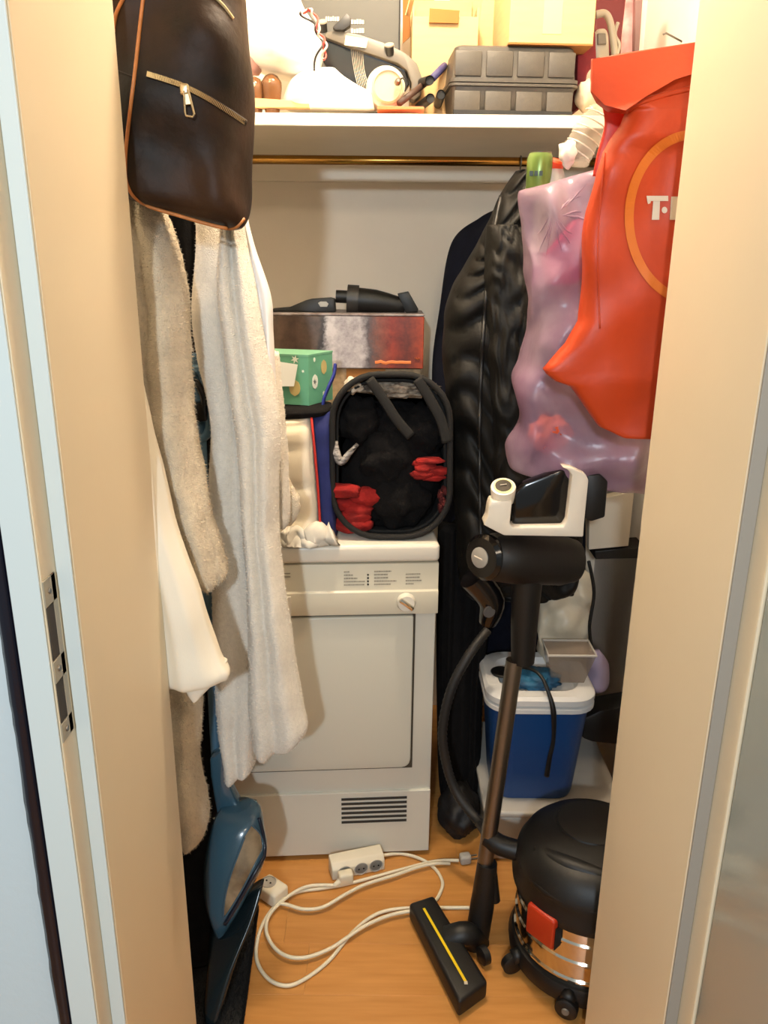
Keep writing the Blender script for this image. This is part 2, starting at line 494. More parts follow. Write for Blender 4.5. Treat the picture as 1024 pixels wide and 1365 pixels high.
# ------------------------------------------------------------------ tumble dryer
ang = math.radians(4.0)
fr = WZ(572, 1141, 0.0)
dc = fr + Vector((-math.cos(ang), -math.sin(ang), 0)) * 0.2975
DR = thing('tumble_dryer', 'white tumble dryer with dial and vent grille under the laundry basket', 'dryer', dc, ang)
hw = 0.2975
t = BM(); box(t, -hw, hw, 0.012, 0.58, 0.012, 0.81, 0.004, 2); ob('body', t, m_white_plastic, DR, smooth='auto', local=True)
t = BM(); box(t, -hw - 0.002, hw + 0.002, -0.010, 0.585, 0.808, 0.85, 0.010, 4); ob('lid', t, m_lid, DR, smooth='auto', local=True)
t = BM()
prism(t, [(-hw - .001, -0.004, 0.804), (-hw - .001, -0.006, 0.741), (-hw - .001, -0.011, 0.738), (-hw - .001, -0.013, 0.684), (-hw - .001, 0.02, 0.680), (-hw - .001, 0.02, 0.804)], (2 * hw + .002, 0, 0), 0.0015, 2)
cp = ob('control_panel', t, mat('panel_cream', (216, 208, 186), 0.38), DR, smooth='auto', local=True)
t = BM(); prism(t, [(-0.245, 0.010, 0.675), (-0.245, 0.010, 0.290)] + [(-0.245 + 0.02 * (1 - math.cos(a)), 0.010, 0.290 - 0.02 * math.sin(a)) for a in (0.5, 1.0, 1.57)] +
    [(0.222 + 0.022 * math.sin(a), 0.010, 0.272 + 0.022 * (1 - math.cos(a)) - .002) for a in (0, 0.5, 1.0, 1.57)] + [(0.244, 0.010, 0.675)], (0, -0.016, 0), 0.004, 3)
dd = ob('door', t, mat('door_enamel', (208, 205, 190), 0.36), DR, smooth='auto', local=True)
t = BM(); box(t, -0.249, 0.2495, 0.006, 0.0125, 0.262, 0.681); ob('door_gasket', t, mat('dark_gap', (70, 62, 50), 0.8), DR, local=True)
t = BM(); box(t, -hw + .001, hw - .001, 0.004, 0.014, 0.014, 0.196, 0.0012, 1); kp = ob('kick_panel', t, m_white_plastic, DR, local=True)
for i in range(6):
    z = 0.1775 - i * 0.0135
    t = BM(); box(t, 0.075, 0.238, 0.0025, 0.0045, z - 0.0032, z + 0.0032); ob('vent_slot', t, mat('vent_dark', (52, 48, 42), 0.8), kp, local=True)
t = BM(); lathe(t, [(0.022, 0), (0.022, 0.004), (0.019, 0.010), (0.018, 0.013)], (0.225, -0.012, 0.714), 36, (0, -1, 0))
dl = ob('dial', t, m_lid, DR, smooth='auto', local=True)
t = BM(); Mx = Matrix.Translation((0.225, -0.028, 0.714)) @ Matrix.Rotation(math.radians(38), 4, 'Y')
box(t, -0.019, 0.019, -0.004, 0.006, -0.005, 0.005, 0.002, 2, Mx); ob('grip', t, m_chrome, dl, smooth='auto', local=True)
# printed legends: rows of tiny grey marks too small to read
t = BM()
cols = [(-.0, [.014, .02, .03, .047, .046]), (.068, [.038, .03, .031, .05, .038]), (.139, [0, .033, .033, .036, .018])]
for x0, ws in cols:
    x0 += 0.085
    for i, w in enumerate(ws):
        z = 0.7865 - i * 0.0078
        xx = x0
        while xx < x0 + w - .001:
            l = rnd.uniform(.002, .006); box(t, xx, min(xx + l, x0 + w), -0.0062, -0.0045, z - 0.0013, z + 0.0013); xx += l + .0008
ob('legend', t, m_print, cp, kind='stuff', local=True)
for i in range(4):
    z = 0.7787 - i * 0.0078
    t = BM(); lathe(t, [(0.0023, 0), (0.002, 0.0012)], (0.139, -0.0055, z), 12, (0, -1, 0)); ob('indicator', t, m_hole, cp, local=True)
for x_, z in ((-0.052, .784), (-0.052, .776), (-.118, .787), (-.13, .742), (-.104, .742)):
    t = BM(); box(t, x_, x_ + .018, -0.0105 if z < .75 else -.0062, -0.0045, z, z + .0022); ob('print_mark', t, m_print, cp, local=True)
t = BM(); box(t, -.052, -.034, -.0145, -.010, .690, .732, .001, 1); ob('push_button', t, m_lid, cp, local=True)
t = BM(); box(t, -.150, -.128, -.0145, -.010, .690, .732, .001, 1); ob('push_button', t, m_lid, cp, local=True)
for x_ in (-0.25, 0.25):
    for y_ in (0.06, 0.53):
        t = BM(); lathe(t, [(0.02, 0), (0.016, 0.014)], (x_, y_, 0), 16); ob('foot', t, m_black, DR, local=True)

# ------------------------------------------------------------------ things on the dryer
# boxes at the back
PB = thing('painted_box', 'flat box with smeared brown, white and rust red paint print, behind the basket', 'box', (0, 2.12, 0.85))
pl = W(350, 455, 2.05); pr = W(565, 455, 2.05); zt = W(465, 418, 2.05).z; zb = W(465, 491, 2.05).z
m = bpy.data.materials.new('abstract_print'); m.use_nodes = True
nt = m.node_tree; N = nt.nodes; L = nt.links; b = N['Principled BSDF']; b.inputs['Roughness'].default_value = 0.4
tc = N.new('ShaderNodeTexCoord'); sx = N.new('ShaderNodeSeparateXYZ'); L.new(tc.outputs['Generated'], sx.inputs[0])
n1 = N.new('ShaderNodeTexNoise'); n1.inputs['Scale'].default_value = 9; n1.inputs['Detail'].default_value = 8; n1.inputs['Roughness'].default_value = 0.7
n1.inputs['Scale'].default_value = 22
L.new(tc.outputs['Object'], n1.inputs['Vector'])
ma = N.new('ShaderNodeMath'); ma.operation = 'MULTIPLY_ADD'; ma.inputs[1].default_value = 0.16
L.new(n1.outputs['Fac'], ma.inputs[0])
sb = N.new('ShaderNodeMath'); sb.operation = 'SUBTRACT'; sb.inputs[1].default_value = 0.08; L.new(sx.outputs['X'], sb.inputs[0]); L.new(sb.outputs[0], ma.inputs[2])
r = N.new('ShaderNodeValToRGB'); L.new(ma.outputs[0], r.inputs['Fac'])
E = r.color_ramp.elements; E[0].position = 0.0; E[0].color = lin((96, 78, 64)); E[1].position = 1.0; E[1].color = lin((158, 62, 26))
for p, c in ((0.2, (74, 54, 44)), (0.33, (100, 84, 74)), (0.37, (60, 54, 54)), (0.40, (206, 202, 206)), (0.62, (196, 190, 194)), (0.67, (90, 82, 84)), (0.72, (140, 84, 66)), (0.80, (150, 52, 26)), (0.9, (112, 46, 30))):
    e = E.new(p); e.color = lin(tuple(v * .88 for v in c))
n2 = N.new('ShaderNodeTexNoise'); n2.inputs['Scale'].default_value = 14; n2.inputs['Detail'].default_value = 10; n2.inputs['Roughness'].default_value = .75
n2.inputs['Scale'].default_value = 26
L.new(tc.outputs['Object'], n2.inputs['Vector'])
r2 = N.new('ShaderNodeValToRGB'); r2.color_ramp.elements[0].position = 0.35; r2.color_ramp.elements[0].color = (.45, .4, .4, 1); r2.color_ramp.elements[1].position = 0.6
r2.color_ramp.elements[1].color = (1.2, 1.15, 1.1, 1)
L.new(n2.outputs['Fac'], r2.inputs['Fac'])
mx = N.new('ShaderNodeMixRGB'); mx.blend_type = 'MULTIPLY'; mx.inputs[0].default_value = 0.8
L.new(r.outputs['Color'], mx.inputs[1]); L.new(r2.outputs['Color'], mx.inputs[2]); L.new(mx.outputs[0], b.inputs['Base Color'])
t = BM(); box(t, pl.x, pr.x, 2.05, 2.22, zb, zt - .006, 0.002, 1); ob('box_body', t, m, PB)
t = BM(); box(t, pl.x - .001, pr.x + .001, 2.049, 2.221, zt - .006, zt, 0.002, 1); ob('lid', t, mat('painted_lid_edge', (110, 92, 84), .5, rgb2=(160, 150, 150), vscale=30), PB)
# orange splashes along the lower right edge
for a, b_, c in ((500, 548, 487), (553, 560, 482)):
    t = BM(); q0 = W(a, c, 2.048)
    pts = []
    for i in range(14):
        f = i / 13; pts.append(W(a + (b_ - a) * f, c - 4 + 2 * noise.noise(Vector((f * 9, a, 0))) * 2, 2.0495))
    tube(t, pts, 0.004, 6, flat=(1, 0.15)); ob('paint_splash', t, mat('orange_splash', (226, 124, 60), .5), PB)
t = BM(); box(t, pl.x + .01, pr.x - .005, 2.06, 2.22, 0.851, zb, 0.002, 1)
CB = thing('carton_under_box', 'beige carton under the painted box', 'box', (0, 2.14, 0.851))
ob('carton_body', t, mat('beige_carton', (176, 150, 118), .8, rgb2=(140, 120, 92), vscale=60), CB)
t = BM(); box(t, -.1, 0.0, 2.058, 2.0598, 0.86, zb - .002); ob('tape', t, m_card_in, CB)

# nozzles
NZ = thing('crevice_nozzle', 'slim black crevice nozzle with a grey button, left on the painted box', 'nozzle', W(405, 417, 2.1))
t = BM(); pxprism(t, [(362, 415.5), (362, 412), (385, 410), (406, 401), (414, 399), (440, 397), (446, 399), (447, 416.5)], 2.09, 0.045, 0.002); ob('tube', t, m_black, NZ, smooth='auto')
t = BM(); pxprism(t, [(424, 404), (427, 402), (435, 402), (438, 405), (436, 409), (427, 409)], 2.087, 0.004, 0.0006); ob('release_button', t, m_socket, NZ)
BN = thing('brush_nozzle', 'thick black brush nozzle with a collar, right on the painted box', 'nozzle', W(505, 417, 2.1))
t = BM()
A = [W(474, 400, 2.12), W(500, 402, 2.12), W(528, 406, 2.12), W(540, 408, 2.12)]
tube(t, A, [.032, .030, .022, .017], 20, sub=4); ob('nozzle_body', t, m_black, BN, smooth='auto')
t = BM(); tube(t, [W(448, 395, 2.12), W(466, 396, 2.12)], 0.016, 20); ob('socket_end', t, m_black, BN, smooth='auto')
t = BM(); tube(t, [W(463, 398.5, 2.12), W(478, 399.5, 2.12)], 0.036, 20, flat=(1, 1)); ob('collar', t, mat('charcoal_plastic', (44, 42, 40), .45), BN, smooth='auto')
t = BM(); pxprism(t, [(530, 392), (545, 389), (558, 412), (557, 416), (541, 417)], 2.10, 0.045, 0.002); ob('brush_foot', t, m_black, BN, smooth='auto')

# cream cushion with navy side
CU = thing('cushion', 'cream quilted cushion with a navy side and red piping, left of the basket', 'cushion', W(400, 735, 1.78))
t = drape([(556, 552, 345, 415, 1.73, .07), (575, 572, 345, 418, 1.73, .11), (640, 640, 345, 424, 1.73, .12), (700, 700, 345, 428, 1.73, .12), (726, 726, 345, 432, 1.73, .09)], 10, 48, 3.5, quilt=(0.008, 6), namp=.004, nscale=20)
for v in t.verts: v.co.z = max(v.co.z, .8515)
ob('cream_panel', t, mat('cream_quilt', (226, 214, 190), .85, bump=.1, bscale=300), CU, smooth=True)
t = drape([(552, 545, 414, 444, 1.74, .07), (572, 570, 416, 446, 1.74, .11), (640, 640, 423, 448, 1.74, .12), (700, 700, 427, 450, 1.74, .12), (722, 722, 431, 450, 1.74, .09)], 10, 32, 3.0, namp=.004, nscale=22, seed=2)
for v in t.verts: v.co.z = max(v.co.z, .8515)
ob('navy_panel', t, mat('navy_fabric', (24, 34, 92), .85, var=.1, vscale=30), CU, smooth=True)
t = BM(); tube(t, [W(415, 553, 1.70), W(417, 575, 1.673), W(423, 640, 1.667), W(427, 700, 1.667), W(430, 718, 1.675)], .0028, 8, sub=8); ob('piping', t, mat('red_piping', (186, 40, 28), .7), CU, smooth=True)
t = BM()
for (x0, x1, y0, Yc, r_) in ((372, 446, 716, 1.655, .024), (372, 434, 728, 1.645, .017)):
    tube(t, [W(x0 + (x1 - x0) * i / 6, y0 + (3 if i % 2 else -3), Yc) for i in range(7)], [r_ * (1 + .25 * math.sin(i * 2.1)) for i in range(7)], 14, sub=6, flat=(1, .8))
for v in t.verts:
    v.co += Vector((0, 1, 1)) * noise.noise(v.co * 34) * .014
    v.co.z = max(v.co.z, .8515)
ob('folded_cloth', t, mat('grey_white_cotton', (190, 184, 172), .9, rgb2=(220, 212, 196), vscale=18), smooth=True, label='crumpled greyish white cloth lying on the dryer lid under the cushion', cat='cloth')
t = drape([(541, 540, 345, 442, 1.75, .12), (547, 543, 345, 442, 1.75, .14), (557, 548, 345, 442, 1.75, .12)], 5, 40, 3.5, namp=.003)
ob('black_pouch', t, m_black_cloth, label='flat black cloth pouch between the green gift box and the cushion', cat='pouch', smooth=True)

# green christmas box, one upright edge towards the viewer
cz = W(412, 541, 1.74); zt = W(412, 473, 1.74).z
GB = thing('gift_box', 'green gift box printed with christmas baubles and stars', 'gift box', cz)
dl_ = Vector((-math.cos(math.radians(14)), math.sin(math.radians(14)), 0)); dr_ = Vector((math.cos(math.radians(62)), math.sin(math.radians(62)), 0))
P0 = cz; P1 = cz + dl_ * .14; P2 = P1 + dr_ * .10; P3 = cz + dr_ * .10; hh = Vector((0, 0, zt - cz.z))
t = BM(); prism(t, [P0, P1, P2, P3], hh - Vector((0, 0, .003)), .0008, 1)
ob('box_body', t, mat('green_gift_paper', (92, 156, 122), .4, rgb2=(110, 170, 138), vscale=6), GB)
t = BM(); prism(t, [P0 + hh - Vector((0, 0, .004)) + (Vector((0, -.001, 0))), P1 + hh - Vector((0, 0, .004)), P2 + hh - Vector((0, 0, .004)), P3 + hh - Vector((0, 0, .004)) + Vector((.001, 0, 0))], (0, 0, .004)); ob('lid', t, mat('green_lid', (120, 176, 142), .4), GB)
nL = Vector((dl_.y, -dl_.x, 0)); nL = nL if nL.y < 0 else -nL
nR = Vector((dr_.y, -dr_.x, 0)); nR = nR if nR.y < 0 else -nR


def onface(o, d, n_, u, v, shape, sc, m_, nm):
    t = BM(); c = o + d * u + Vector((0, 0, v)) + n_ * .0004
    pts = [c + d * (p[0] * sc) + Vector((0, 0, p[1] * sc)) for p in shape]
    prism(t, pts, n_ * .0006); ob(nm, t, m_, GB)


star = [((1 if i % 2 else .38) * math.cos(i * math.pi / 6 + .26), (1 if i % 2 else .38) * math.sin(i * math.pi / 6 + .26)) for i in range(12)]
oval = [(.72 * math.cos(i * math.pi / 8) * (1 if abs(math.sin(i * math.pi / 8)) < .9 else .6), math.sin(i * math.pi / 8)) for i in range(16)]
mg = mat('gift_gold_print', (196, 176, 116), .4); mw = mat('gift_white_print', (226, 230, 214), .4)
onface(P0, dl_, nL, .030, .10, star, .010, mw, 'star'); onface(P0, dl_, nL, .032, .038, oval, .018, mg, 'bauble')
onface(P0, dr_, nR, .025, .050, oval, .016, mw, 'bauble'); onface(P0, dr_, nR, .024, .050, star, .008, mat('gift_dark_print', (70, 84, 70), .5), 'snowflake')
onface(P0, dr_, nR, .062, .078, oval, .016, mg, 'bauble'); onface(P0, dr_, nR, .024, .098, oval, .005, mw, 'bauble')
onface(P0, dr_, nR, .06, .02, star, .006, mw, 'star'); onface(P0, dl_, nL, .012, .075, star, .004, mw, 'star')
t = BM(); a, b_, c, d_ = [W(x_, y_, 1.745) for x_, y_ in ((371, 482), (397, 486), (392, 515), (375, 515))]
prism(t, [a, b_, c, d_], (0, .001, 0)); ob('white_card', t, mat('white_paper', (244, 244, 236), .6), GB, label='plain white card on the green side')
# blue strap
t = BM(); tube(t, [W(447, 486, 1.80), W(445, 500, 1.79), W(438, 516, 1.775), W(432, 532, 1.765), (W(430, 546, 1.765))], .011, 12, sub=6, flat=(1, .35)); 
ob('blue_strap', t, mat('royal_blue_webbing', (34, 46, 132), .7), label='blue fabric strap between the gift box and the basket', cat='strap', smooth=True)

# pop-up laundry basket lying open to the front
BK = thing('laundry_basket', 'black pop-up mesh laundry basket full of clothes on top of the dryer', 'basket', W(522, 720, 1.80))


def rrect(x0, x1, y0, y1, r_, n=8, k=1.0):
    o = []
    for cx, cy, a0 in ((x1 - r_, y0 + r_ * k, -90), (x1 - r_, y1 - r_, 0), (x0 + r_, y1 - r_, 90), (x0 + r_, y0 + r_ * k, 180)):
        kk = k if cy == y0 + r_ * k else 1
        for i in range(n + 1):
            a = math.radians(a0 + 90 * i / n); o.append((cx + r_ * math.cos(a), cy + r_ * kk * math.sin(a)))
    return o


fr_px = rrect(443, 600, 499, 716, 62, 8)
Yb = 1.69
t = BM(); tube(t, [W(x_, y_, Yb) for x_, y_ in fr_px], .0068, 10, closed=True, flat=(1, 1)); ob('front_frame', t, mat('black_binding', (19, 17, 15), .85), BK, smooth=True)
t = BM(); tube(t, [W(522 + (x_ - 522) * .92, 606 + (y_ - 606) * .93, Yb + .03) for x_, y_ in fr_px], .004, 8, closed=True); ob('inner_hoop', t, mat('black_binding', (0, 0, 0)), BK, smooth=True)
t = BM(); A = [W(x_, y_, Yb) for x_, y_ in fr_px]; rings = []
for s in range(7):
    k_ = 1 - .17 * s / 6; c_ = Vector(((A[0].x + A[20].x) / 2, Yb, .8585)); rings.append([t.verts.new(Vector((c_.x + (p.x - c_.x) * k_, Yb + .27 * s / 6, c_.z + (p.z - c_.z) * k_))) for p in A])
for s in range(6):
    for i in range(len(A)): t.faces.new((rings[s][i], rings[s][(i + 1) % len(A)], rings[s + 1][(i + 1) % len(A)], rings[s + 1][i]))
t.faces.new(rings[-1])
mm = mat('black_mesh_fabric', (20, 19, 18), .8, bump=.5, bscale=500)
ob('mesh_body', t, mm, BK, smooth='auto')
for pts in ([(492, 505), (510, 530), (528, 558), (548, 582)], [(556, 505), (572, 530), (588, 560), (596, 590)]):
    t = BM(); tube(t, [W(x_, y_, Yb - .006) for x_, y_ in pts], .011, 8, sub=5, flat=(1, .18)); ob('handle_strap', t, mat('charcoal_webbing', (24, 22, 19), .8), BK, smooth=True)
t = BM(); blob(t, W(522, 625, 1.81), (.117, .10, .160), .10, 2.6, 3, 5)
for q in ((480, 560, 1.77, .05, 4), (560, 575, 1.77, .055, 5), (530, 660, 1.76, .07, 6), (515, 610, 1.75, .06, 7)):
    blob(t, W(q[0], q[1], q[2]), (q[3], .06, q[3]), .3, 2.2, q[4], 4)
for v in t.verts: v.co.z = max(v.co.z, .862)
ob('black_clothes', t, m_black_cloth, label='bundle of black clothes filling the laundry basket', cat='clothes', smooth=True)


def cloth(name, px, Y, r_, m_, lab, cat, seed, rotz=0.0, amp=.45, sc=2.2):
    t = BM(); c = W(px[0], px[1], Y); q = random.Random(seed)
    for k in range(6):
        f = Vector((q.uniform(-.55, .55) * r_[0], q.uniform(-.4, .4) * r_[1], (k / 5 - .5) * 1.3 * r_[2]))
        blob(t, c + f, (r_[0] * q.uniform(.55, .75), r_[1] * .8, r_[2] * q.uniform(.25, .4)), amp, sc, seed + k, 3, rotz)
    return ob(name, t, m_, label=lab, cat=cat, smooth=True)


cloth('red_shirt', (471, 676), 1.712, (.060, .024, .062), m_red, 'red garment low in the left of the laundry basket', 'clothes', 11, 0, .3, 1.6)
cloth('red_sock', (577, 625), 1.708, (.042, .018, .030), m_red, 'small red garment at the right of the laundry basket', 'clothes', 12, 0, .3, 1.6)
cloth('dark_red_garment', (590, 666), 1.715, (.010, .02, .030), mat('dark_red', (80, 14, 12), .9), 'dark red cloth edge low at the right side of the basket', 'clothes', 13)
m_stripe = mat('grey_knit', (58, 52, 48), .9, rgb2=(196, 190, 184), vscale=60, stretch=(1, 1, 3))
t = BM(); tube(t, [W(446, 588, 1.705), W(448, 604, 1.70), W(455, 616, 1.695), W(466, 604, 1.695), W(477, 592, 1.70)], [.015, .020, .016, .012, .007], 12, sub=6, flat=(1, .5))
ob('knit_sock', t, m_stripe, label='grey and white patterned sock in the left of the laundry basket', cat='sock', smooth=True)
t = BM(); blob(t, W(530, 517, 1.76), (.075, .05, .018), .5, 3, 15, 4)
ob('patterned_scarf', t, mat('tweed', (74, 62, 50), .95, rgb2=(180, 164, 144), vscale=55), label='beige and grey tweed cloth on top in the basket', cat='cloth', smooth=True)
t = BM(); blob(t, W(472, 513, 1.735), (.020, .02, .016), .4, 2, 16, 4)
ob('white_sock', t, mat('white_knit', (206, 192, 172), .9), label='cream cloth lump under the rim of the basket, top left', cat='cloth', smooth=True)

# ------------------------------------------------------------------ left side: backpack and robes
BP = thing('backpack', 'dark brown leather backpack with tan piping and gold zips', 'backpack', W(250, 300, 1.25))
rows = [(-60, -60, 160, 318, 1.25, .12), (0, 0, 150, 324, 1.25, .15), (60, 60, 146, 333, 1.25, .16), (170, 170, 150, 330, 1.25, .17), (240, 240, 158, 328, 1.25, .17), (262, 285, 168, 328, 1.25, .16), (272, 303, 190, 322, 1.25, .12), (278, 307, 215, 312, 1.25, .06)]
t = drape(rows, 10, 72, 3.6, namp=.022, nscale=12, seed=4); body = t.copy()
ob('body', t, m_leather, BP, smooth=True)
pp = [(193, -20), (186, 40), (180, 95), (172, 160), (167, 215), (171, 250), (192, 272), (240, 288), (290, 302), (312, 304), (325, 292)]
t = BM(); tube(t, hugpx(body, pp, 1.2, .001, 8), .0026, 8); ob('piping', t, m_tan, BP, smooth=True)
zp = hugpx(body, [(197, 99), (240, 113), (280, 133), (328, 164)], 1.2, .0015, 14)
t = BM(); tube(t, zp, .0062, 8, flat=(.7, .3)); zf = ob('zipper', t, mat('zip_tape', (34, 24, 16), .7), BP, smooth=True, label='zip slanting across the front')
t = BM()
for i in range(0, len(zp) - 1):
    for s in (0, .5):
        p = zp[i].lerp(zp[i + 1], s) + Vector((0, -.003, 0)); d = (zp[i + 1] - zp[i]).normalized(); u = Vector((-d.z, 0, d.x)).normalized()
        tube(t, [p - u * .0032, p + u * .0032], .0006, 4)
ob('zip_teeth', t, m_gold, zf, kind='stuff')
c = hugpx(body, [(246, 118)], 1.2, .006)[0]
t = BM(); box(t, c.x - .006, c.x + .006, c.y - .004, c.y + .003, c.z - .008, c.z + .006, .003, 3)
ps = [W(x_, y_, c.y - .003) for x_, y_ in ((245, 122), (251, 120), (259, 152), (257, 156), (248, 154), (247, 150))]
tube(t, ps, .0014, 8, closed=True)
pq = [W(x_, y_, c.y - .003) for x_, y_ in ((245.5, 122), (251, 121), (255, 139), (247, 140))]
prism(t, pq, (0, .002, 0), .0006, 1)
ob('zipper_pull', t, m_gold, zf, smooth='auto', label='pale gold zip pull hanging down')
for nm, q in (('zipper', [(284, -6), (298, 8), (311, 25)]), ('zipper', [(168, -8), (155, 18), (150, 50)])):
    t = BM(); zq = hugpx(body, q, 1.2, .0015, 14); tube(t, zq, .0026, 6, flat=(1, .5)); ob(nm, t, m_gold if q[0][0] > 200 else m_tan, BP, smooth=True)
t = BM(); tube(t, hugpx(body, [(148, 92), (165, 98), (180, 104)], 1.2, .0008, 6), .0016, 6); ob('seam', t, m_leather, BP)
t = BM(); tube(t, [W(300, -70, 1.26), W(250, -120, 1.28), W(190, -70, 1.26)], .012, 10, sub=8, flat=(1, .4)); ob('carry_handle', t, m_leather, BP, smooth=True)
t = BM(); tube(t, [W(250, -112, 1.28), W(200, -128, 1.3), W(60, -130, 1.34), Vector((XL, 1.36, W(60, -130, 1.34).z))], .006, 8, sub=6)
ob('coat_hook', t, m_steel, label='steel coat hook on the left wall carrying the brown backpack', cat='hook', smooth=True)

# far robe (D): body, front panel, lining, sleeve
RB = thing('bathrobe', 'long white terry bathrobe with satin lining hanging before the dryer', 'bathrobe', W(340, 1020, 1.42))
g = dict(namp=.006, nscale=14)
t = drape([(270, 270, 262, 325, 1.46, .08), (340, 340, 264, 338, 1.45, .10), (416, 416, 258, 345, 1.44, .11), (479, 479, 266, 350, 1.44, .11), (558, 558, 283, 352, 1.44, .11), (660, 660, 281, 354, 1.43, .12), (800, 800, 286, 358, 1.43, .12), (941, 941, 291, 350, 1.43, .12), (1018, 1004, 301, 344, 1.43, .12), (1034, 1010, 305, 338, 1.43, .10)], 16, 120, 2.6,
          ridges=((.019, 1.4, .2, .15),), fuzz=.0004, seed=3, **g)
tc_ = t.copy(); ob('body', t, m_terry2, RB, smooth=True); pile(tc_, m_terry2, RB, 12000, .0035, 3)
t = drape([(262, 262, 298, 326, 1.37, .05), (310, 310, 296, 326, 1.37, .07), (380, 380, 290, 340, 1.37, .08), (447, 447, 297, 352, 1.37, .09), (558, 558, 312, 372, 1.37, .09), (700, 700, 324, 371, 1.37, .09), (818, 818, 330, 384, 1.36, .09), (930, 930, 333, 402, 1.36, .09), (978, 966, 336, 410, 1.36, .09), (1004, 980, 342, 404, 1.36, .07), (1012, 988, 348, 392, 1.36, .04)], 16, 130, 2.5,
          ridges=((.021, 1.9, .05, .10),), fuzz=.0004, seed=5, **g)
tc_ = t.copy(); ob('front_panel', t, m_terry2, RB, smooth=True); pile(tc_, m_terry2, RB, 14000, .0035, 4)
t = drape([(285, 285, 315, 328, 1.40, .05), (330, 330, 320, 340, 1.40, .05), (394, 394, 330, 361, 1.40, .05), (440, 440, 340, 364, 1.40, .05), (480, 480, 346, 366, 1.40, .05), (520, 520, 351, 368, 1.40, .04)], 10, 48, 2.5, folds=((.006, 1.6, .2, .3),), seed=6)
ob('lining', t, m_satin, RB, smooth=True, label='smooth white satin lining showing at the side')
t = drape([(470, 470, 352, 370, 1.46, .06), (560, 560, 358, 380, 1.46, .07), (630, 630, 362, 384, 1.46, .07), (690, 690, 366, 386, 1.46, .06), (704, 700, 370, 382, 1.46, .04)], 12, 64, 2.5, folds=((.006, 2, .1, .2),), fuzz=.0008, seed=7, **g)
tc_ = t.copy(); ob('sleeve', t, m_terry2, RB, smooth=True); pile(tc_, m_terry2, RB, 3000, .003, 5)
t = BM(); tube(t, [W(380, 640, 1.50), W(390, 662, 1.50), W(392, 680, 1.50), W(384, 698, 1.50)], [.008, .012, .012, .008], 12, sub=8)
for v in t.verts: v.co += Vector((noise.noise(v.co * 90), 0, noise.noise(v.co * 95))) * .003
ob('belt_end', t, m_terry, RB, smooth=True)

# near robe: sleeve (A) and hem (B)
RC = thing('bathrobe', 'beige fluffy bathrobe behind the left jamb, its hem almost down to the floor', 'bathrobe', W(245, 1120, 1.32))
t = drape([(262, 262, 168, 205, 1.30, .08), (300, 300, 168, 216, 1.30, .10), (353, 353, 172, 237, 1.29, .11), (432, 432, 178, 250, 1.28, .11), (510, 510, 186, 252, 1.28, .11), (605, 605, 205, 264, 1.27, .11), (700, 700, 234, 283, 1.26, .10), (770, 762, 262, 298, 1.26, .09), (782, 776, 269, 296, 1.26, .06)], 16, 110, 2.4,
          ridges=((.022, 1.5, .3, .4),), fuzz=.0007, seed=8, namp=.010, nscale=20)
tc_ = t.copy(); ob('sleeve', t, m_terry, RC, smooth=True); pile(tc_, m_terry, RC, 12000, .006, 6)
t = drape([(285, 285, 205, 222, 1.36, .05), (360, 360, 215, 245, 1.35, .06), (440, 440, 222, 251, 1.35, .06), (520, 520, 226, 252, 1.35, .05), (600, 600, 230, 258, 1.35, .04)], 14, 60, 2.4, fuzz=.0016, seed=18, namp=.006, nscale=18)
tc_ = t.copy(); ob('collar', t, m_terry, RC, smooth=True); pile(tc_, m_terry, RC, 3500, .005, 7)
t = drape([(560, 560, 150, 215, 1.36, .10), (720, 720, 165, 246, 1.35, .12), (860, 860, 190, 262, 1.34, .12), (940, 940, 205, 268, 1.33, .12), (1020, 1020, 212, 266, 1.32, .12), (1075, 1075, 216, 277, 1.32, .12), (1105, 1105, 222, 275, 1.32, .11), (1122, 1118, 234, 264, 1.32, .07)], 16, 110, 2.4,
          folds=((.008, 1.4, .3, .5),), fuzz=.0008, seed=9, namp=.010, nscale=18)
tc_ = t.copy(); ob('hem', t, m_terry, RC, smooth=True); pile(tc_, m_terry, RC, 12000, .006, 8)

# smooth white cloth poking round the jamb (C)
WC = thing('white_shirt', 'smooth white cotton shirt poking out round the left jamb, tail pointed', 'shirt', W(250, 910, 1.12))
t = drape([(470, 470, 150, 182, 1.19, .02), (520, 520, 158, 192, 1.18, .03), (600, 600, 168, 210, 1.17, .05), (700, 700, 184, 234, 1.155, .06), (800, 800, 200, 268, 1.15, .07), (870, 870, 210, 292, 1.15, .07), (904, 893, 212, 305, 1.15, .07), (912, 902, 216, 305, 1.15, .06)], 14, 110, 2.4,
          folds=((.007, 1.1, .0, .15), (.0015, 3, .2, .3)), namp=.006, nscale=14, seed=10)
ob('shirt_body', t, m_cotton, WC, smooth=True)
t = drape([(880, 880, 242, 303, 1.16, .03), (905, 898, 246, 300, 1.16, .03), (924, 912, 250, 284, 1.16, .025), (936, 928, 258, 268, 1.16, .015)], 8, 40, 2.4, seed=12)
ob('tail', t, m_cotton, WC, smooth=True)
t = drape([(600, 600, 190, 200, 1.125, .012), (700, 700, 200, 209, 1.12, .016), (800, 800, 205, 214, 1.115, .016), (900, 900, 208, 220, 1.115, .016), (911, 911, 209, 220, 1.115, .01)], 10, 24, 2.4, seed=13)
ob('front_hem', t, m_cotton, WC, smooth=True)

# black garment between the robes
t = drape([(270, 270, 205, 280, 1.535, .04), (350, 350, 210, 282, 1.535, .05), (500, 500, 215, 290, 1.535, .05), (640, 640, 220, 296, 1.535, .05), (900, 900, 222, 300, 1.535, .05), (1080, 1080, 225, 300, 1.535, .05)], 10, 60, 2.5, folds=((.006, 3, 0, .3),), seed=14)
ob('black_coat', t, m_black_cloth, label='black coat hanging in the gap between the two bathrobes', cat='coat', smooth=True)

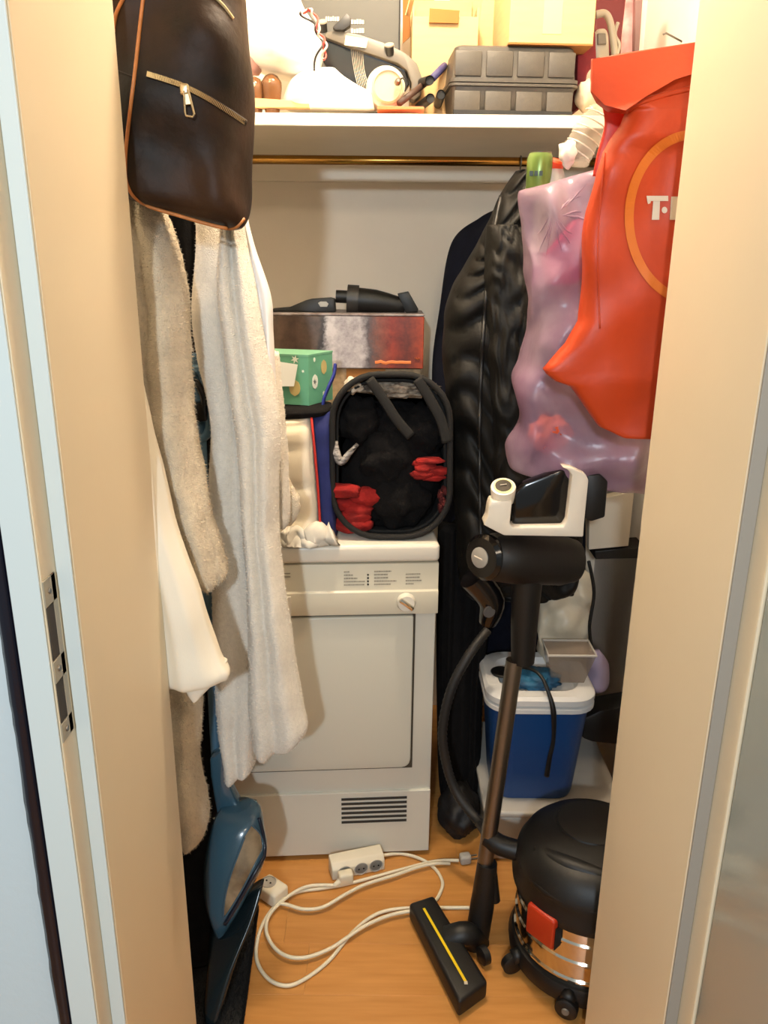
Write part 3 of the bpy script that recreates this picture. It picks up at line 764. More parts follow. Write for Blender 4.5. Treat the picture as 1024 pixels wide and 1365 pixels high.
# ------------------------------------------------------------------ blue floor sweeper
SW = thing('floor_sweeper', 'blue upright floor sweeper with clear belly leaning in the left corner', 'floor sweeper', WZ(290, 1350, 0))
t = BM(); A = [W(258, 470, 1.52), W(266, 560, 1.51), (W(272, 700, 1.50)), W(282, 880, 1.47), W(289, 1010, 1.44)]
tube(t, A, .0145, 16, sub=6, flat=(1, .8)); ob('handle_tube', t, m_sweep_pole, SW, smooth=True)
t = BM(); tube(t, [W(252, 500, 1.50), W(264, 492, 1.50), W(276, 512, 1.495), W(281, 545, 1.495), W(278, 575, 1.50), W(268, 585, 1.50)], .009, 10, sub=6); ob('grip', t, m_sweep_pole, SW, smooth=True)
t = BM(); pxprism(t, [(253, 538), (274, 536), (275, 562), (254, 564)], 1.475, .03, .003); ob('cord_clip', t, m_black_gloss, SW, smooth='auto')
t = BM(); tube(t, [W(252, 507, 1.485), W(262, 510, 1.48), W(271, 528, 1.48), W(272, 540, 1.48)], .007, 8, sub=5); ob('switch_lever', t, m_black_gloss, SW, smooth=True)
t = BM(); pxprism(t, [(279, 1012), (299, 1000), (299, 1020), (304, 1045), (314, 1068), (326, 1088), (290, 1092), (284, 1060), (280, 1035)], 1.40, .035, .006); ob('neck', t, m_sweep, SW, smooth='auto')
t = BM(); lathe(t, [(0.024, -.03), (0.028, -.02), (.028, .02), (.024, .03)], W(324, 1084, 1.42), 24, (1, .2, 0)); ob('pivot_drum', t, mat('dark_navy_plastic', (18, 28, 44), .3), SW, smooth='auto')
sh_rows = [(1076, 1070, 296, 334, 1.40, .05), (1092, 1082, 286, 347, 1.385, .09), (1120, 1110, 278, 352, 1.37, .11), (1153, 1140, 273, 355, 1.355, .12), (1190, 1175, 274, 338, 1.34, .11), (1222, 1205, 282, 322, 1.32, .08), (1246, 1232, 290, 306, 1.31, .04)]
t = drape(sh_rows, 8, 56, 2.3); bodyS = t.copy(); ob('shell', t, m_sweep, SW, smooth=True)
wpx = [(336, 1100), (347, 1112), (350, 1130), (340, 1152), (326, 1180), (306, 1214), (298, 1222), (300, 1196), (307, 1168), (317, 1140), (326, 1116)]
ob('window', hugpatch(bodyS, wpx, 1.3, .0025), mat('smoky_window', (92, 76, 58), .15, rgb2=(150, 132, 106), vscale=20), SW, smooth=True)
t = BM(); tube(t, hugpx(bodyS, wpx, 1.3, .002, 4), .0022, 8, closed=False); ob('window_rim', t, m_sweep, SW, smooth=True)
t = BM(); tube(t, hugpx(bodyS, [(345, 1090), (350, 1110), (353, 1130)], 1.3, .001, 5) + hugpx(bodyS, [(352, 1142), (336, 1170), (318, 1202), (300, 1232)], 1.3, .002, 5), .0045, 8); ob('rim', t, mat('dark_navy_plastic', (0, 0, 0)), SW, smooth=True)
t = drape([(1236, 1175, 280, 352, 1.34, .05), (1262, 1212, 278, 342, 1.31, .06), (1300, 1272, 276, 318, 1.26, .06), (1340, 1325, 272, 302, 1.22, .05), (1362, 1352, 276, 294, 1.20, .03)], 8, 40, 2.6)
ob('foot', t, mat('glossy_dark_teal', (20, 30, 34), .2), SW, smooth=True)
# dark mat
a = WZ(345, 1208, .012); b_ = WZ(322, 1380, .012); c = WZ(225, 1400, .012); d_ = WZ(240, 1200, .012)
MT = thing('door_mat', 'black bristle mat on the floor under the blue sweeper', 'mat', ((a.x + c.x) / 2, 1.3, 0))
t = BM(); prism(t, [Vector((p.x, p.y, .001)) for p in (a, b_, c, d_)], (0, 0, .008)); ob('backing', t, mat('rubber_backing', (14, 13, 12), .8), MT)
t = BM(); rnd = random.Random(8)
for i in range(5000):
    u, v = rnd.random(), rnd.random()
    if i < 1200: u = rnd.uniform(.97, 1.0)
    p = (d_.lerp(c, v)).lerp(a.lerp(b_, v), u)
    x_, y_ = p.x, p.y; q = [t.verts.new((x_ - .0008, y_, .008)), t.verts.new((x_ + .0008, y_, .008)), t.verts.new((x_ + rnd.uniform(-.003, .004), y_ + rnd.uniform(-.003, .003), .015 + rnd.uniform(0, .004)))]
    t.faces.new(q)
ob('bristles', t, mat('black_bristle', (16, 14, 13), .95), MT, kind='stuff')
t = drape([(1095, 1095, 210, 285, 1.42, .06), (1130, 1130, 205, 300, 1.42, .12), (1200, 1200, 205, 300, 1.40, .14), (1270, 1270, 208, 300, 1.38, .14), (1285, 1285, 215, 296, 1.38, .10)], 8, 48, 2.5, namp=.008, nscale=14)
for v in t.verts: v.co.z = max(v.co.z, .017)
ob('black_bag', t, m_black_cloth, label='black soft bag standing in the dark left corner behind the sweeper', cat='bag', smooth=True)

# ------------------------------------------------------------------ right side: coats
t = drape([(278, 270, 664, 760, 2.12, .05), (290, 285, 640, 775, 2.12, .10), (324, 324, 602, 780, 2.12, .13), (412, 412, 586, 780, 2.12, .14), (496, 496, 576, 780, 2.11, .15), (620, 620, 580, 780, 2.10, .15), (760, 760, 590, 780, 2.10, .15), (860, 860, 592, 780, 2.10, .14)], 12, 90, 2.5, folds=((.014, 4, .1, .1), (.006, 7, .4, .2)), seed=20)
NC = thing('navy_coat', 'dark navy coat hanging at the back behind the puffer jacket', 'coat', W(680, 860, 2.12))
ob('coat_body', t, mat('dark_navy_wool', (16, 17, 28), .95, var=.15, vscale=40, bump=.2, bscale=300, spec=.2), NC, smooth=True)
t = BM(); hk = W(694, 216, 2.05); tube(t, [Vector((hk.x, 2.05, zr - .06)), Vector((hk.x, 2.05, zr - .02)), Vector((hk.x, 2.037, zr)), Vector((hk.x, 2.05, zr + .013)), Vector((hk.x, 2.063, zr)), Vector((hk.x, 2.06, zr - .008))], .0016, 8, sub=6); ob('hanger_hook', t, m_steel, NC, smooth=True)
PJ = thing('puffer_jacket', 'black quilted puffer jacket hanging beside the lavender bag', 'jacket', W(670, 760, 1.84))
t = drape([(228, 228, 690, 740, 1.88, .05), (268, 262, 664, 760, 1.86, .09), (320, 316, 638, 770, 1.85, .12), (356, 350, 617, 775, 1.84, .14), (405, 400, 595, 780, 1.83, .15), (500, 500, 592, 780, 1.82, .15), (600, 600, 602, 780, 1.82, .15), (680, 680, 606, 775, 1.82, .15), (760, 760, 612, 770, 1.82, .13), (790, 790, 620, 765, 1.82, .08)], 14, 110, 2.5,
          ridges=((.014, 2.0, .1, .25),), quilt=(.026, 15), wob=1.6, namp=.013, nscale=15, seed=21); bj = t.copy()
m_puff = mat('black_puffer_nylon', (20, 18, 15), .6, var=.12, vscale=12, bump=.4, bscale=30, spec=.25)
ob('jacket_body', t, m_puff, PJ, smooth=True)
t = BM(); tube(t, hugpx(bj, [(668, 262), (655, 330), (646, 420), (640, 540), (640, 660), (642, 740)], 1.7, .0, 10), .005, 8); ob('zip_placket', t, mat('zip_black', (20, 18, 17), .5), PJ, smooth=True)
t = drape([(300, 300, 652, 690, 1.76, .05), (360, 360, 648, 700, 1.75, .09), (450, 450, 650, 702, 1.74, .10), (560, 560, 655, 700, 1.74, .10), (640, 640, 658, 698, 1.74, .09), (665, 665, 664, 692, 1.74, .05)], 14, 60, 2.4, quilt=(.014, 10), wob=1.4, namp=.014, nscale=20, seed=22)
ob('sleeve', t, m_puff, PJ, smooth=True)
t = drape([(700, 700, 584, 660, 1.93, .08), (800, 800, 582, 655, 1.92, .10), (900, 900, 582, 645, 1.90, .10), (1020, 1020, 584, 640, 1.88, .10), (1060, 1055, 588, 636, 1.87, .08), (1075, 1070, 596, 630, 1.87, .05)], 12, 80, 2.5, folds=((.012, 3, .1, .2), (.005, 7, .1, .2)), seed=23)
ob('black_dress', t, m_black_cloth, label='long black garment hanging beside the dryer, below the jackets', cat='garment', smooth=True)
t = BM(); p = WZ(615, 1120, 0); blob(t, (p.x - .005, 1.80, .05), (.052, .08, .065), .22, 2.2, 31, 4)
for v in t.verts: v.co.z = max(v.co.z, .001)
ob('black_holdall', t, mat('black_nylon', (24, 23, 24), .6, bump=.3, bscale=60), label='slumped black holdall on the floor beside the dryer', cat='bag', smooth=True)

# ------------------------------------------------------------------ lavender bag and its contents
PG = thing('plastic_bag', 'see-through lavender plastic bag stuffed with empties, hanging behind the orange bag', 'bag', W(770, 650, 1.40))
t = drape([(254, 207, 700, 872, 1.50, .05), (262, 222, 697, 874, 1.50, .10), (330, 320, 699, 876, 1.50, .14), (373, 373, 699, 878, 1.50, .16), (430, 430, 703, 880, 1.50, .17), (479, 479, 694, 882, 1.50, .17), (507, 507, 684, 884, 1.50, .17), (560, 560, 686, 884, 1.50, .17), (598, 598, 680, 882, 1.50, .17), (625, 640, 686, 878, 1.50, .14), (632, 655, 702, 868, 1.50, .09)], 10, 110, 2.5,
          folds=((.004, 3, .1, .6),), namp=.030, nscale=15, seed=24); pb = t.copy()
ob('film', t, m_purple, PG, smooth=True)
t = BM()
rnd = random.Random(5)
for i in range(16):
    a = rnd.uniform(-.7, 2.6); c0 = (738, 285)
    l0, l1 = 8, rnd.uniform(30, 62)
    q = [(c0[0] + math.cos(a) * (l0 + (l1 - l0) * s / 4), c0[1] + math.sin(a) * (l0 + (l1 - l0) * s / 4) + 3 * math.sin(s + i)) for s in range(5)]
    if min(x_ for x_, _ in q) < 702 or max(x_ for x_, _ in q) > 800 or min(y_ for _, y_ in q) < 245: continue
    tube(t, hugpx(pb, q, 1.3, .0), [.0002, .0016, .002, .0014, .0002], 6, flat=(1, .6))
ob('film_creases', t, m_purple, PG, smooth=True)
CN = thing('drink_can', 'green drink can standing in the top of the lavender bag', 'can', W(717, 262, 1.52))
c0 = W(717, 262, 1.52); c1 = W(717, 203, 1.52); r_ = (W(734, 230, 1.52).x - W(700, 230, 1.52).x) / 2
t = BM(); hgt = c1.z - c0.z
lathe(t, [(r_ * .8, 0), (r_, .006), (r_, hgt - .010), (r_ * .86, hgt - .002)], c0, 32); ob('can_body', t, mat('lime_can_print', (104, 128, 58), .3, 0.3), CN, smooth='auto')
t = BM(); lathe(t, [(r_ * .86, 0), (r_ * .88, .002), (r_ * .8, .002), (r_ * .78, -.001)], (c0.x, c0.y, c1.z - .002), 32); ob('lid', t, m_steel, CN, smooth='auto')
t = BM(); zb_ = W(717, 236, 1.52).z
for i in range(4):
    box(t, c0.x - .020 + i * .008, c0.x - .014 + i * .008, 1.52 - r_ - .001 + abs(i - 1.5) * .002 * (abs(i - 1.5)), 1.52 - r_ + .006, zb_, zb_ + .008)
ob('can_lettering', t, mat('dark_print', (40, 62, 60), .5), CN)
t = BM(); lathe(t, [(.017, 0), (.017, .014), (.014, .017)], W(737, 226, 1.53), 24, (.2, -.3, 1)); 
BT = thing('plastic_bottle', 'bottle with an orange-red cap in the mouth of the lavender bag', 'bottle', W(737, 300, 1.53))
ob('cap', t, mat('orange_red_cap', (214, 66, 24), .4), BT, smooth='auto')
t = BM(); pb0 = W(737, 226, 1.53); lathe(t, [(.018, 0), (.028, -.03), (.03, -.05), (.03, -.14)][::-1], pb0, 24); ob('bottle_body', t, mat('milky_plastic', (206, 200, 190), .3, alpha=.6), BT, smooth='auto')
CL = thing('water_bottle', 'crushed clear ribbed bottle tilted out of the lavender bag', 'bottle', W(785, 215, 1.52))
t = BM(); ax = (W(803, 150, 1.51) - W(762, 215, 1.53)); A = [W(762, 215, 1.53) + ax * s for s in (0, .2, .4, .6, .8, 1, 1.1)]
prof = [(.012, -.005)] + [(.026 + (.0025 if i % 2 else 0) - .0, .002 + i * ax.length / 14) for i in range(14)] + [(.020, ax.length * 1.05)]
lathe(t, prof, A[0], 28, ax)
for v in t.verts: v.co += Vector((noise.noise(v.co * 45), noise.noise(v.co * 47 + Vector((2, 2, 2))), 0)) * .008
m_bottle = mat('clear_bottle_plastic', (206, 196, 176), .12, alpha=.32)
ob('bottle_body', t, m_bottle, CL, smooth=True)
t = BM()
for i in range(6):
    c = A[0] + ax * (.15 + i * .15)
    pts = []
    for k in range(9):
        a = math.radians(180 + 180 * k / 8); side = Vector((ax.z, 0, -ax.x)).normalized()
        pts.append(c + side * (.027 * math.cos(a)) + Vector((0, 1, 0)) * (.027 * math.sin(a)))
    tube(t, pts, .0014, 6)
ob('rib', t, mat('bottle_rib', (236, 230, 214), .2, alpha=.8), CL, smooth=True, kind='stuff')
t = BM(); blob(t, W(757, 205, 1.50), (.014, .014, .020), .4, 2, 41, 3); 
ob('tissue_ball', t, mat('white_tissue', (226, 216, 202), .9), label='crumpled white tissue beside the clear bottle', cat='tissue', smooth=True)
t = BM(); pxprism(t, [(728, 340), (770, 292), (800, 288), (803, 350), (768, 378), (735, 382)], 1.47, .06, .004)
ob('magenta_carton', t, mat('magenta_carton', (184, 26, 82), .45), label='magenta carton showing through the lavender bag', cat='carton', smooth='auto')
t = BM(); blob(t, W(733, 578, 1.475), (.038, .03, .032), .3, 2, 43, 4)
ob('orange_wrapper', t, mat('orange_wrapper', (206, 84, 44), .6), label='orange wrapper at the bottom of the lavender bag', cat='wrapper', smooth=True)
t = BM(); blob(t, W(785, 540, 1.53), (.08, .05, .09), .3, 2, 44, 4); blob(t, W(745, 450, 1.53), (.04, .04, .07), .3, 2, 45, 4); blob(t, W(750, 540, 1.53), (.05, .04, .05), .3, 2, 48, 4)
ob('empty_packaging', t, mat('dull_packaging', (150, 132, 138), .6, rgb2=(112, 100, 112), vscale=14), label='grey crumpled packaging inside the lavender bag', cat='packaging', smooth=True)

# ------------------------------------------------------------------ orange bag
OB = thing('shopping_bag', 'orange-red carrier bag with a yellow ring and white letters', 'bag', W(850, 580, 1.27))
XR_ = 985
rows = [(79, 48, 790, XR_, 1.27, .015), (100, 80, 789, XR_, 1.27, .03), (121, 110, 789, XR_, 1.27, .04), (136, 128, 797, XR_, 1.27, .045), (147, 140, 812, XR_, 1.27, .05), (150, 147, 834, XR_, 1.27, .05), (165, 162, 829, XR_, 1.27, .055), (185, 185, 816, XR_, 1.27, .06), (204, 204, 804, XR_, 1.27, .045), (229, 229, 795, XR_, 1.27, .05), (281, 281, 785, XR_, 1.27, .05),
        (340, 340, 779, XR_, 1.27, .055), (390, 390, 776, XR_, 1.27, .055), (428, 428, 773, XR_, 1.27, .055), (458, 458, 757, XR_, 1.27, .055), (492, 492, 724, XR_, 1.27, .055), (498, 498, 727, XR_, 1.27, .055), (507, 507, 737, XR_, 1.27, .055), (514, 514, 757, XR_, 1.27, .055), (542, 542, 778, XR_, 1.27, .05), (568, 568, 798, XR_, 1.27, .045), (581, 582, 826, XR_ - 6, 1.27, .05)]
t = drape(rows, 4, 130, 4.0, folds=((.004, 1.3, .3, .8),), namp=.012, nscale=12, seed=26, linear=True)
ogb = t.copy(); ob('bag_body', t, m_orange, OB, smooth=True)
t = drape([(130, 130, 800, 850, 1.30, .01), (165, 165, 806, 850, 1.31, .01), (205, 205, 796, 840, 1.31, .01), (235, 235, 790, 830, 1.31, .01)], 6, 24, 2.4)
ob('inner_face', t, mat('orange_bag_inside', (196, 44, 16), .45), OB, smooth=True)
t = BM(); prism(t, [W(x_, y_, Y_) for x_, y_, Y_ in ((790, 79, 1.250), (985, 48, 1.250), (985, 78, 1.236), (900, 106, 1.226), (862, 128, 1.220), (834, 147, 1.216), (806, 140, 1.232), (789, 122, 1.244))], (0, .004, 0)); bmesh.ops.triangulate(t, faces=t.faces[:]); ob('folded_rim', t, m_orange, OB, smooth='auto')
# creased side gusset
t = BM(); tube(t, hugpx(ogb, [(806, 205), (799, 290), (797, 350), (800, 438)], 1.2, .001, 8), .003, 6, flat=(1, .5)); ob('gusset_crease', t, m_orange, OB, smooth=True)
t = BM(); tube(t, hugpx(ogb, [(920, 118), (880, 128), (850, 138), (836, 148)], 1.2, .001, 8), .004, 6, flat=(1, .5)); ob('top_crease', t, m_orange, OB, smooth=True)


def flatprint(name, polys, m_, body, parent, dy=.0022):
    t = BM()
    for poly in polys:
        pts = hugpx(body, poly, 1.2, dy)
        try: t.faces.new([t.verts.new(p) for p in pts])
        except ValueError: pass
    return ob(name, t, m_, parent)


ring_in, ring_out = [], []
n = 90
for i in range(n + 1):
    a = math.radians(70 + 220 * i / n)
    ring_in.append((925 + 80 * math.cos(a), 290 - 104 * math.sin(a))); ring_out.append((925 + 92 * math.cos(a), 290 - 117 * math.sin(a)))
polys = [(ring_in[i], ring_in[i + 1], ring_out[i + 1], ring_out[i]) for i in range(n)]
flatprint('yellow_ring', polys, m_yellow, ogb, OB)
Tm = [[(862, 261), (891, 261), (891, 268), (863, 268)], [(863, 268), (868, 268), (867, 271), (864, 272)], [(871, 268), (880, 268), (879, 293), (869, 293)]]
flatprint('letter_print', Tm, m_white_print, ogb, OB)
flatprint('dot_print', [[(886 + 3.8 * math.cos(a * math.pi / 6), 280 + 4.4 * math.sin(a * math.pi / 6)) for a in range(12)]], m_white_print, ogb, OB)
flatprint('letter_print', [[(895, 262), (907, 262), (906, 293), (893, 293)]], m_white_print, ogb, OB)

# ------------------------------------------------------------------ stick vacuum
SV = thing('stick_vacuum', 'black and white cordless stick vacuum standing in front of the cooler', 'vacuum cleaner', WZ(600, 1290, 0))
YV = 1.47
t = BM(); A = [W(641, 1190, 1.43), W(658, 1080, 1.44), W(672, 975, 1.45), W(686, 880, 1.46)]
tube(t, [A[0], A[3]], .0175, 20); ob('pole', t, m_steel, SV, smooth='auto')
t = BM(); tube(t, [W(634, 1262, 1.415), W(643, 1205, 1.425), W(650, 1150, 1.43)], [.026, .0265, .0215], 20, sub=4); ob('lower_joint', t, m_black, SV, smooth='auto')
t = BM(); tube(t, [W(656, 1165, 1.425), W(660, 1200, 1.425)], .012, 10); ob('release_catch', t, m_black, SV, smooth='auto')
t = BM(); tube(t, [W(697, 882, 1.46), W(699, 830, 1.46), W(703, 770, 1.46)], [.0235, .027, .031], 20, sub=4); ob('upper_neck', t, m_black, SV, smooth='auto')
# floor head: flat block turned on the floor
q = [WZ(x_, y_, .048) for x_, y_ in ((545, 1203), (578, 1192), (651, 1308), (612, 1336))]
t = BM(); pts = [Vector((p.x, p.y, .004)) for p in q]
prism(t, pts, (0, 0, .044), .008, 3); hd = ob('floor_head', t, m_black, SV, smooth='auto')
t = BM(); s0 = WZ(565, 1211, .0495); s1 = WZ(621, 1309, .0495); dv = (s1 - s0).normalized().cross(Vector((0, 0, 1))) * .0028
prism(t, [s0 - dv, s1 - dv, s1 + dv, s0 + dv], (0, 0, .0012)); ob('yellow_stripe', t, mat('yellow_stripe', (236, 200, 24), .4), hd)
t = BM(); box(t, s1.x - .0035, s1.x + .0035, s1.y - .006, s1.y + .001, .0495, .0509); ob('stripe_end', t, m_white_print, hd)
t = BM(); j0 = WZ(604, 1243, .035); j1 = WZ(650, 1262, .05)
tube(t, [WZ(598, 1252, .03), WZ(622, 1245, .045), W(637, 1258, 1.41)], [.028, .026, .027], 18, sub=4); ob('swivel', t, m_black, SV, smooth='auto')
t = BM(); wp_ = WZ(645, 1272, .024); lathe(t, [(.014, -.010), (.020, -.007), (.020, .007), (.014, .010)], (wp_.x, wp_.y, .0215), 24, (1, .5, 0)); ob('wheel', t, m_black, SV, smooth='auto')
# motor body
t = BM(); ML = W(648, 742, 1.43); MR = W(770, 748, 1.50)
r1 = .046
tube(t, [ML, ML.lerp(MR, .06), ML.lerp(MR, .3), ML.lerp(MR, .8), ML.lerp(MR, .95), MR], [.036, .046, .051, .050, .043, .022], 36); ob('motor_body', t, m_black, SV, smooth='auto')
dv = (ML - MR).normalized()
t = BM(); lathe(t, [(.0440, 0), (.0450, .012), (.038, .020), (.02, .021)], ML - dv * .004, 36, dv + Vector((0, -.5, 0))); mc = ob('end_cap', t, m_black_gloss, SV, smooth='auto')
cc = ML + (dv + Vector((0, -.5, 0))).normalized() * .0175
t = BM(); lathe(t, [(.020, 0), (.020, .002), (.018, .003)], cc, 30, dv + Vector((0, -.5, 0))); ob('silver_button', t, mat('silver_plastic', (178, 174, 166), .35, .4), mc, smooth='auto')
t = BM(); tube(t, [cc + Vector((-.012, -.004, .005)), cc + Vector((.010, -.009, -.005))], .0015, 6); ob('button_grip', t, m_white_print, mc)
# white handle frame
mwp = mat('vacuum_white_plastic', (228, 218, 200), .32)
out = [(655, 668), (652, 676), (650, 690), (645, 700), (662, 709), (672, 714), (778, 716), (779, 700), (785, 640), (781, 632), (762, 623), (750, 623), (758, 627), (763, 634), (756, 694), (751, 702), (684, 703), (680, 698), (683, 668)]
t = BM(); pxprism(t, out, 1.395, .040, .003); ob('handle_frame', t, mwp, SV, smooth='auto')
cdis = W(671, 650, 1.415)
t = BM(); lathe(t, [(.0215, -.03), (.0235, 0), (.0225, .003), (.018, .0038)], cdis, 30, (-.1, -.55, 1)); dsp = ob('display_housing', t, mwp, SV, smooth='auto')
nrm = Vector((-.1, -.55, 1)).normalized()
t = BM(); lathe(t, [(.0150, 0), (.0150, .001)], cdis + nrm * .0050, 26, nrm); ob('display', t, m_black_gloss, dsp)
t = BM(); lathe(t, [(.0185, 0), (.0185, .0006)], cdis + nrm * .0044, 26, nrm); ob('display_ring', t, mat('pale_yellow_ring', (236, 232, 150), .3), dsp)
t = BM(); tube(t, [cdis + nrm * .0066 + Vector((-.006, 0, 0)), cdis + nrm * .0066 + Vector((.006, 0, .002))], .0008, 6); ob('display_mark', t, m_white_print, dsp)
t = BM(); pxprism(t, [(684, 660), (700, 645), (735, 632), (752, 625), (762, 640), (756, 700), (684, 703)], 1.415, .03, .006); ob('grip_block', t, m_black_gloss, SV, smooth='auto')
t = BM(); pxprism(t, [(783, 634), (800, 632), (811, 642), (807, 690), (788, 696), (779, 690)], 1.42, .05, .004); ob('battery', t, m_black, SV, smooth='auto')
t = BM(); tube(t, [W(630, 768, 1.47), W(655, 800, 1.48), W(650, 830, 1.49)], [.03, .028, .018], 16, sub=4); ob('accessory_head', t, m_black_gloss, SV, smooth='auto')
t = BM(); lathe(t, [(.013, 0), (.012, .004)], W(652, 815, 1.455), 20, (.4, -1, 0)); ob('accessory_button', t, mat('dim_grey_plastic', (84, 80, 78), .4), SV)

# ------------------------------------------------------------------ cooler on a white crate
CR = thing('storage_crate', 'white plastic storage crate on the floor under the blue cooler', 'crate', (.38, 1.78, 0))
t = BM()
prism(t, [(.265, 1.66, .001), (.60, 1.66, .001), (.60, 2.05, .001), (.265, 2.05, .001)], (0, 0, .135), .012, 3); ob('crate_body', t, mat('white_crate', (170, 164, 154), .5), CR, smooth='auto')
t = BM(); box(t, .255, .61, 1.65, 2.06, .137, .155, .007, 3); ob('crate_lid', t, mat('white_crate_lid', (182, 176, 166), .45), CR, smooth='auto')
CO = thing('cooler_box', 'blue cool box with a white lid standing on the white crate', 'cool box', (.385, 1.79, .157))


def rr3(cx, cy, hx, hy, r_, z, n=6):
    return [Vector((x_, y_, z)) for x_, y_ in rrect(cx - hx, cx + hx, cy - hy, cy + hy, r_, n)]


def loft(loops):
    t = BM(); R = [[t.verts.new(p) for p in l] for l in loops]
    for i in range(len(R) - 1):
        for k in range(len(R[0])): t.faces.new((R[i][k], R[i][(k + 1) % len(R[0])], R[i + 1][(k + 1) % len(R[0])], R[i + 1][k]))
    t.faces.new(R[0][::-1]); t.faces.new(R[-1]); return t


cx, cy = .385, 1.79
ob('cooler_body', loft([rr3(cx, cy, .100, .088, .045, .158), rr3(cx, cy, .104, .092, .05, .17), rr3(cx, cy, .124, .112, .06, .42)]), m_cooler, CO, smooth='auto')
ob('lower_rim', loft([rr3(cx, cy, .130, .118, .06, .418), rr3(cx, cy, .134, .122, .06, .421), rr3(cx, cy, .134, .122, .06, .432), rr3(cx, cy, .130, .118, .06, .435)]), m_coolerlid, CO, smooth='auto')
t = BM(); Lp = [rr3(cx, cy, .129, .117, .06, .438), rr3(cx, cy, .134, .122, .06, .441), rr3(cx, cy, .134, .122, .06, .455), rr3(cx, cy, .126, .114, .06, .463), rr3(cx, cy, .098, .086, .05, .463), rr3(cx, cy, .090, .078, .05, .448)]
ob('lid', loft(Lp), m_coolerlid, CO, smooth='auto')
t = BM(); blob(t, (cx - .012, 1.755, .468), (.062, .045, .018), .4, 3, 51, 4)
ob('blue_cloth', t, mat('turquoise_cloth', (34, 104, 138), .6, rgb2=(16, 60, 92), vscale=22), label='turquoise crumpled plastic in the tray of the cool box lid', cat='cloth', smooth=True)
t = BM(); tube(t, [W(668, 905, 1.80), W(676, 893, 1.78), W(700, 890, 1.74), W(720, 900, 1.70), W(732, 925, 1.67), W(738, 950, 1.655), W(738, 985, 1.66), W(733, 1010, 1.66), W(729, 1034, 1.665)], [.004, .004, .004, .004, .005, .007, .005, .006, .007], 8, sub=7)
ob('carry_strap', t, m_black, CO, smooth=True)
t = BM(); lathe(t, [(.026, 0), (.028, .004), (.024, .006), (.02, .004)], (cx - .085, 1.79, .463), 28); ob('cable_loop', t, m_black, label='small black ring lying on the left of the cool box lid', cat='ring', smooth='auto')
# clear container and white bag
CT = thing('clear_tub', 'clear plastic tub on the right of the cool box lid', 'tub', W(750, 935, 1.78))
t = BM(); c0 = W(752, 938, 1.76); l0 = [(-.05, -.035), (.05, -.035), (.05, .035), (-.05, .035)]
z0 = .4645; M0 = [Vector((c0.x + a * .8, 1.77 + b_ * .8, z0)) for a, b_ in l0]; M1 = [Vector((c0.x + a * 1.15, 1.76 + b_ * 1.15, z0 + .085)) for a, b_ in l0]
ob('tub_body', loft([M0, M1]), mat('smoky_clear_tub', (150, 134, 120), .15, alpha=.55), CT)
t = BM(); tube(t, M1, .0035, 8, closed=True); ob('tub_rim', t, mat('clear_rim', (206, 200, 190), .2, alpha=.7), CT)
WB = drape([(758, 755, 735, 775, 1.90, .03), (775, 770, 722, 788, 1.90, .06), (810, 800, 717, 790, 1.90, .09), (850, 845, 716, 784, 1.90, .10), (880, 875, 720, 786, 1.90, .09), (898, 895, 726, 784, 1.90, .05)], 10, 70, 2.3, namp=.022, nscale=22, seed=33)
ob('white_bag', WB, mat('dim_white_film', (208, 196, 172), .4, bump=.6, bscale=30), label='crumpled white plastic bag above the clear tub', cat='bag', smooth=True)
t = drape([(868, 866, 785, 800, 1.84, .02), (890, 886, 782, 812, 1.84, .04), (912, 908, 784, 812, 1.84, .05), (922, 920, 790, 804, 1.84, .02)], 6, 40, 2.3, namp=.012, nscale=25, seed=34)
ob('lilac_bag', t, mat('lilac_film', (176, 160, 184), .4, alpha=.7), label='small lilac plastic bag hanging right of the clear tub', cat='bag', smooth=True)

# papers and pouches on the right wall
t = BM(); pxprism(t, [(786, 668), (846, 655), (838, 728), (785, 733)], 1.95, .03, .002); 
WP = ob('paper_parcel', t, mat('white_parcel', (206, 196, 178), .6, var=.03), label='white cardboard parcel wedged against the right wall below the bags', cat='parcel')
t = BM(); pxprism(t, [(793, 735), (828, 731), (880, 728), (878, 744), (825, 745), (794, 746)], 1.95, .08, .003)
ob('black_bracket', t, m_black, label='black bracket just under the white parcel', cat='bracket')
t = BM(); pxprism(t, [(778, 958), (800, 948), (905, 930), (905, 990), (840, 995), (790, 990), (776, 985)], 1.86, .08, .008)
ob('black_case', t, m_black, label='small black case to the right of the cool box', cat='case', smooth='auto')
t = BM(); tube(t, [W(785, 748, 1.85), W(792, 790, 1.85), W(786, 835, 1.85), W(790, 870, 1.86)], .0045, 8, sub=6)
ob('black_cable', t, m_black, label='black cable hanging beside the white bag', cat='cable', smooth=True)

# ------------------------------------------------------------------ wet and dry vacuum
vx, vy = .445, 1.38
WV = thing('drum_vacuum', 'drum vacuum with black lid, steel tank and red latch at the right jamb', 'vacuum cleaner', (vx, vy, 0))
t = BM(); lathe(t, [(.150, .018), (.160, .022), (.163, .045), (.156, .060), (.150, .062)], (vx, vy, 0), 56); ob('base_ring', t, m_black, WV, smooth='auto')
t = BM(); pr_ = [(.147, .058)]
for i in range(3):
    z = .068 + i * .045; pr_ += [(.149, z), (.1525, z + .004), (.1525, z + .008), (.149, z + .012), (.149, z + .034)]
pr_.append((.147, .212)); lathe(t, pr_, (vx, vy, 0), 64); ob('steel_tank', t, m_chrome, WV, smooth='auto')
t = BM(); lathe(t, [(.152, .200), (.163, .204), (.165, .222), (.158, .236), (.160, .250), (.156, .268), (.144, .290), (.126, .308), (.09, .318), (.03, .322)], (vx, vy, 0), 64); ld = ob('lid', t, m_black, WV, smooth='auto')
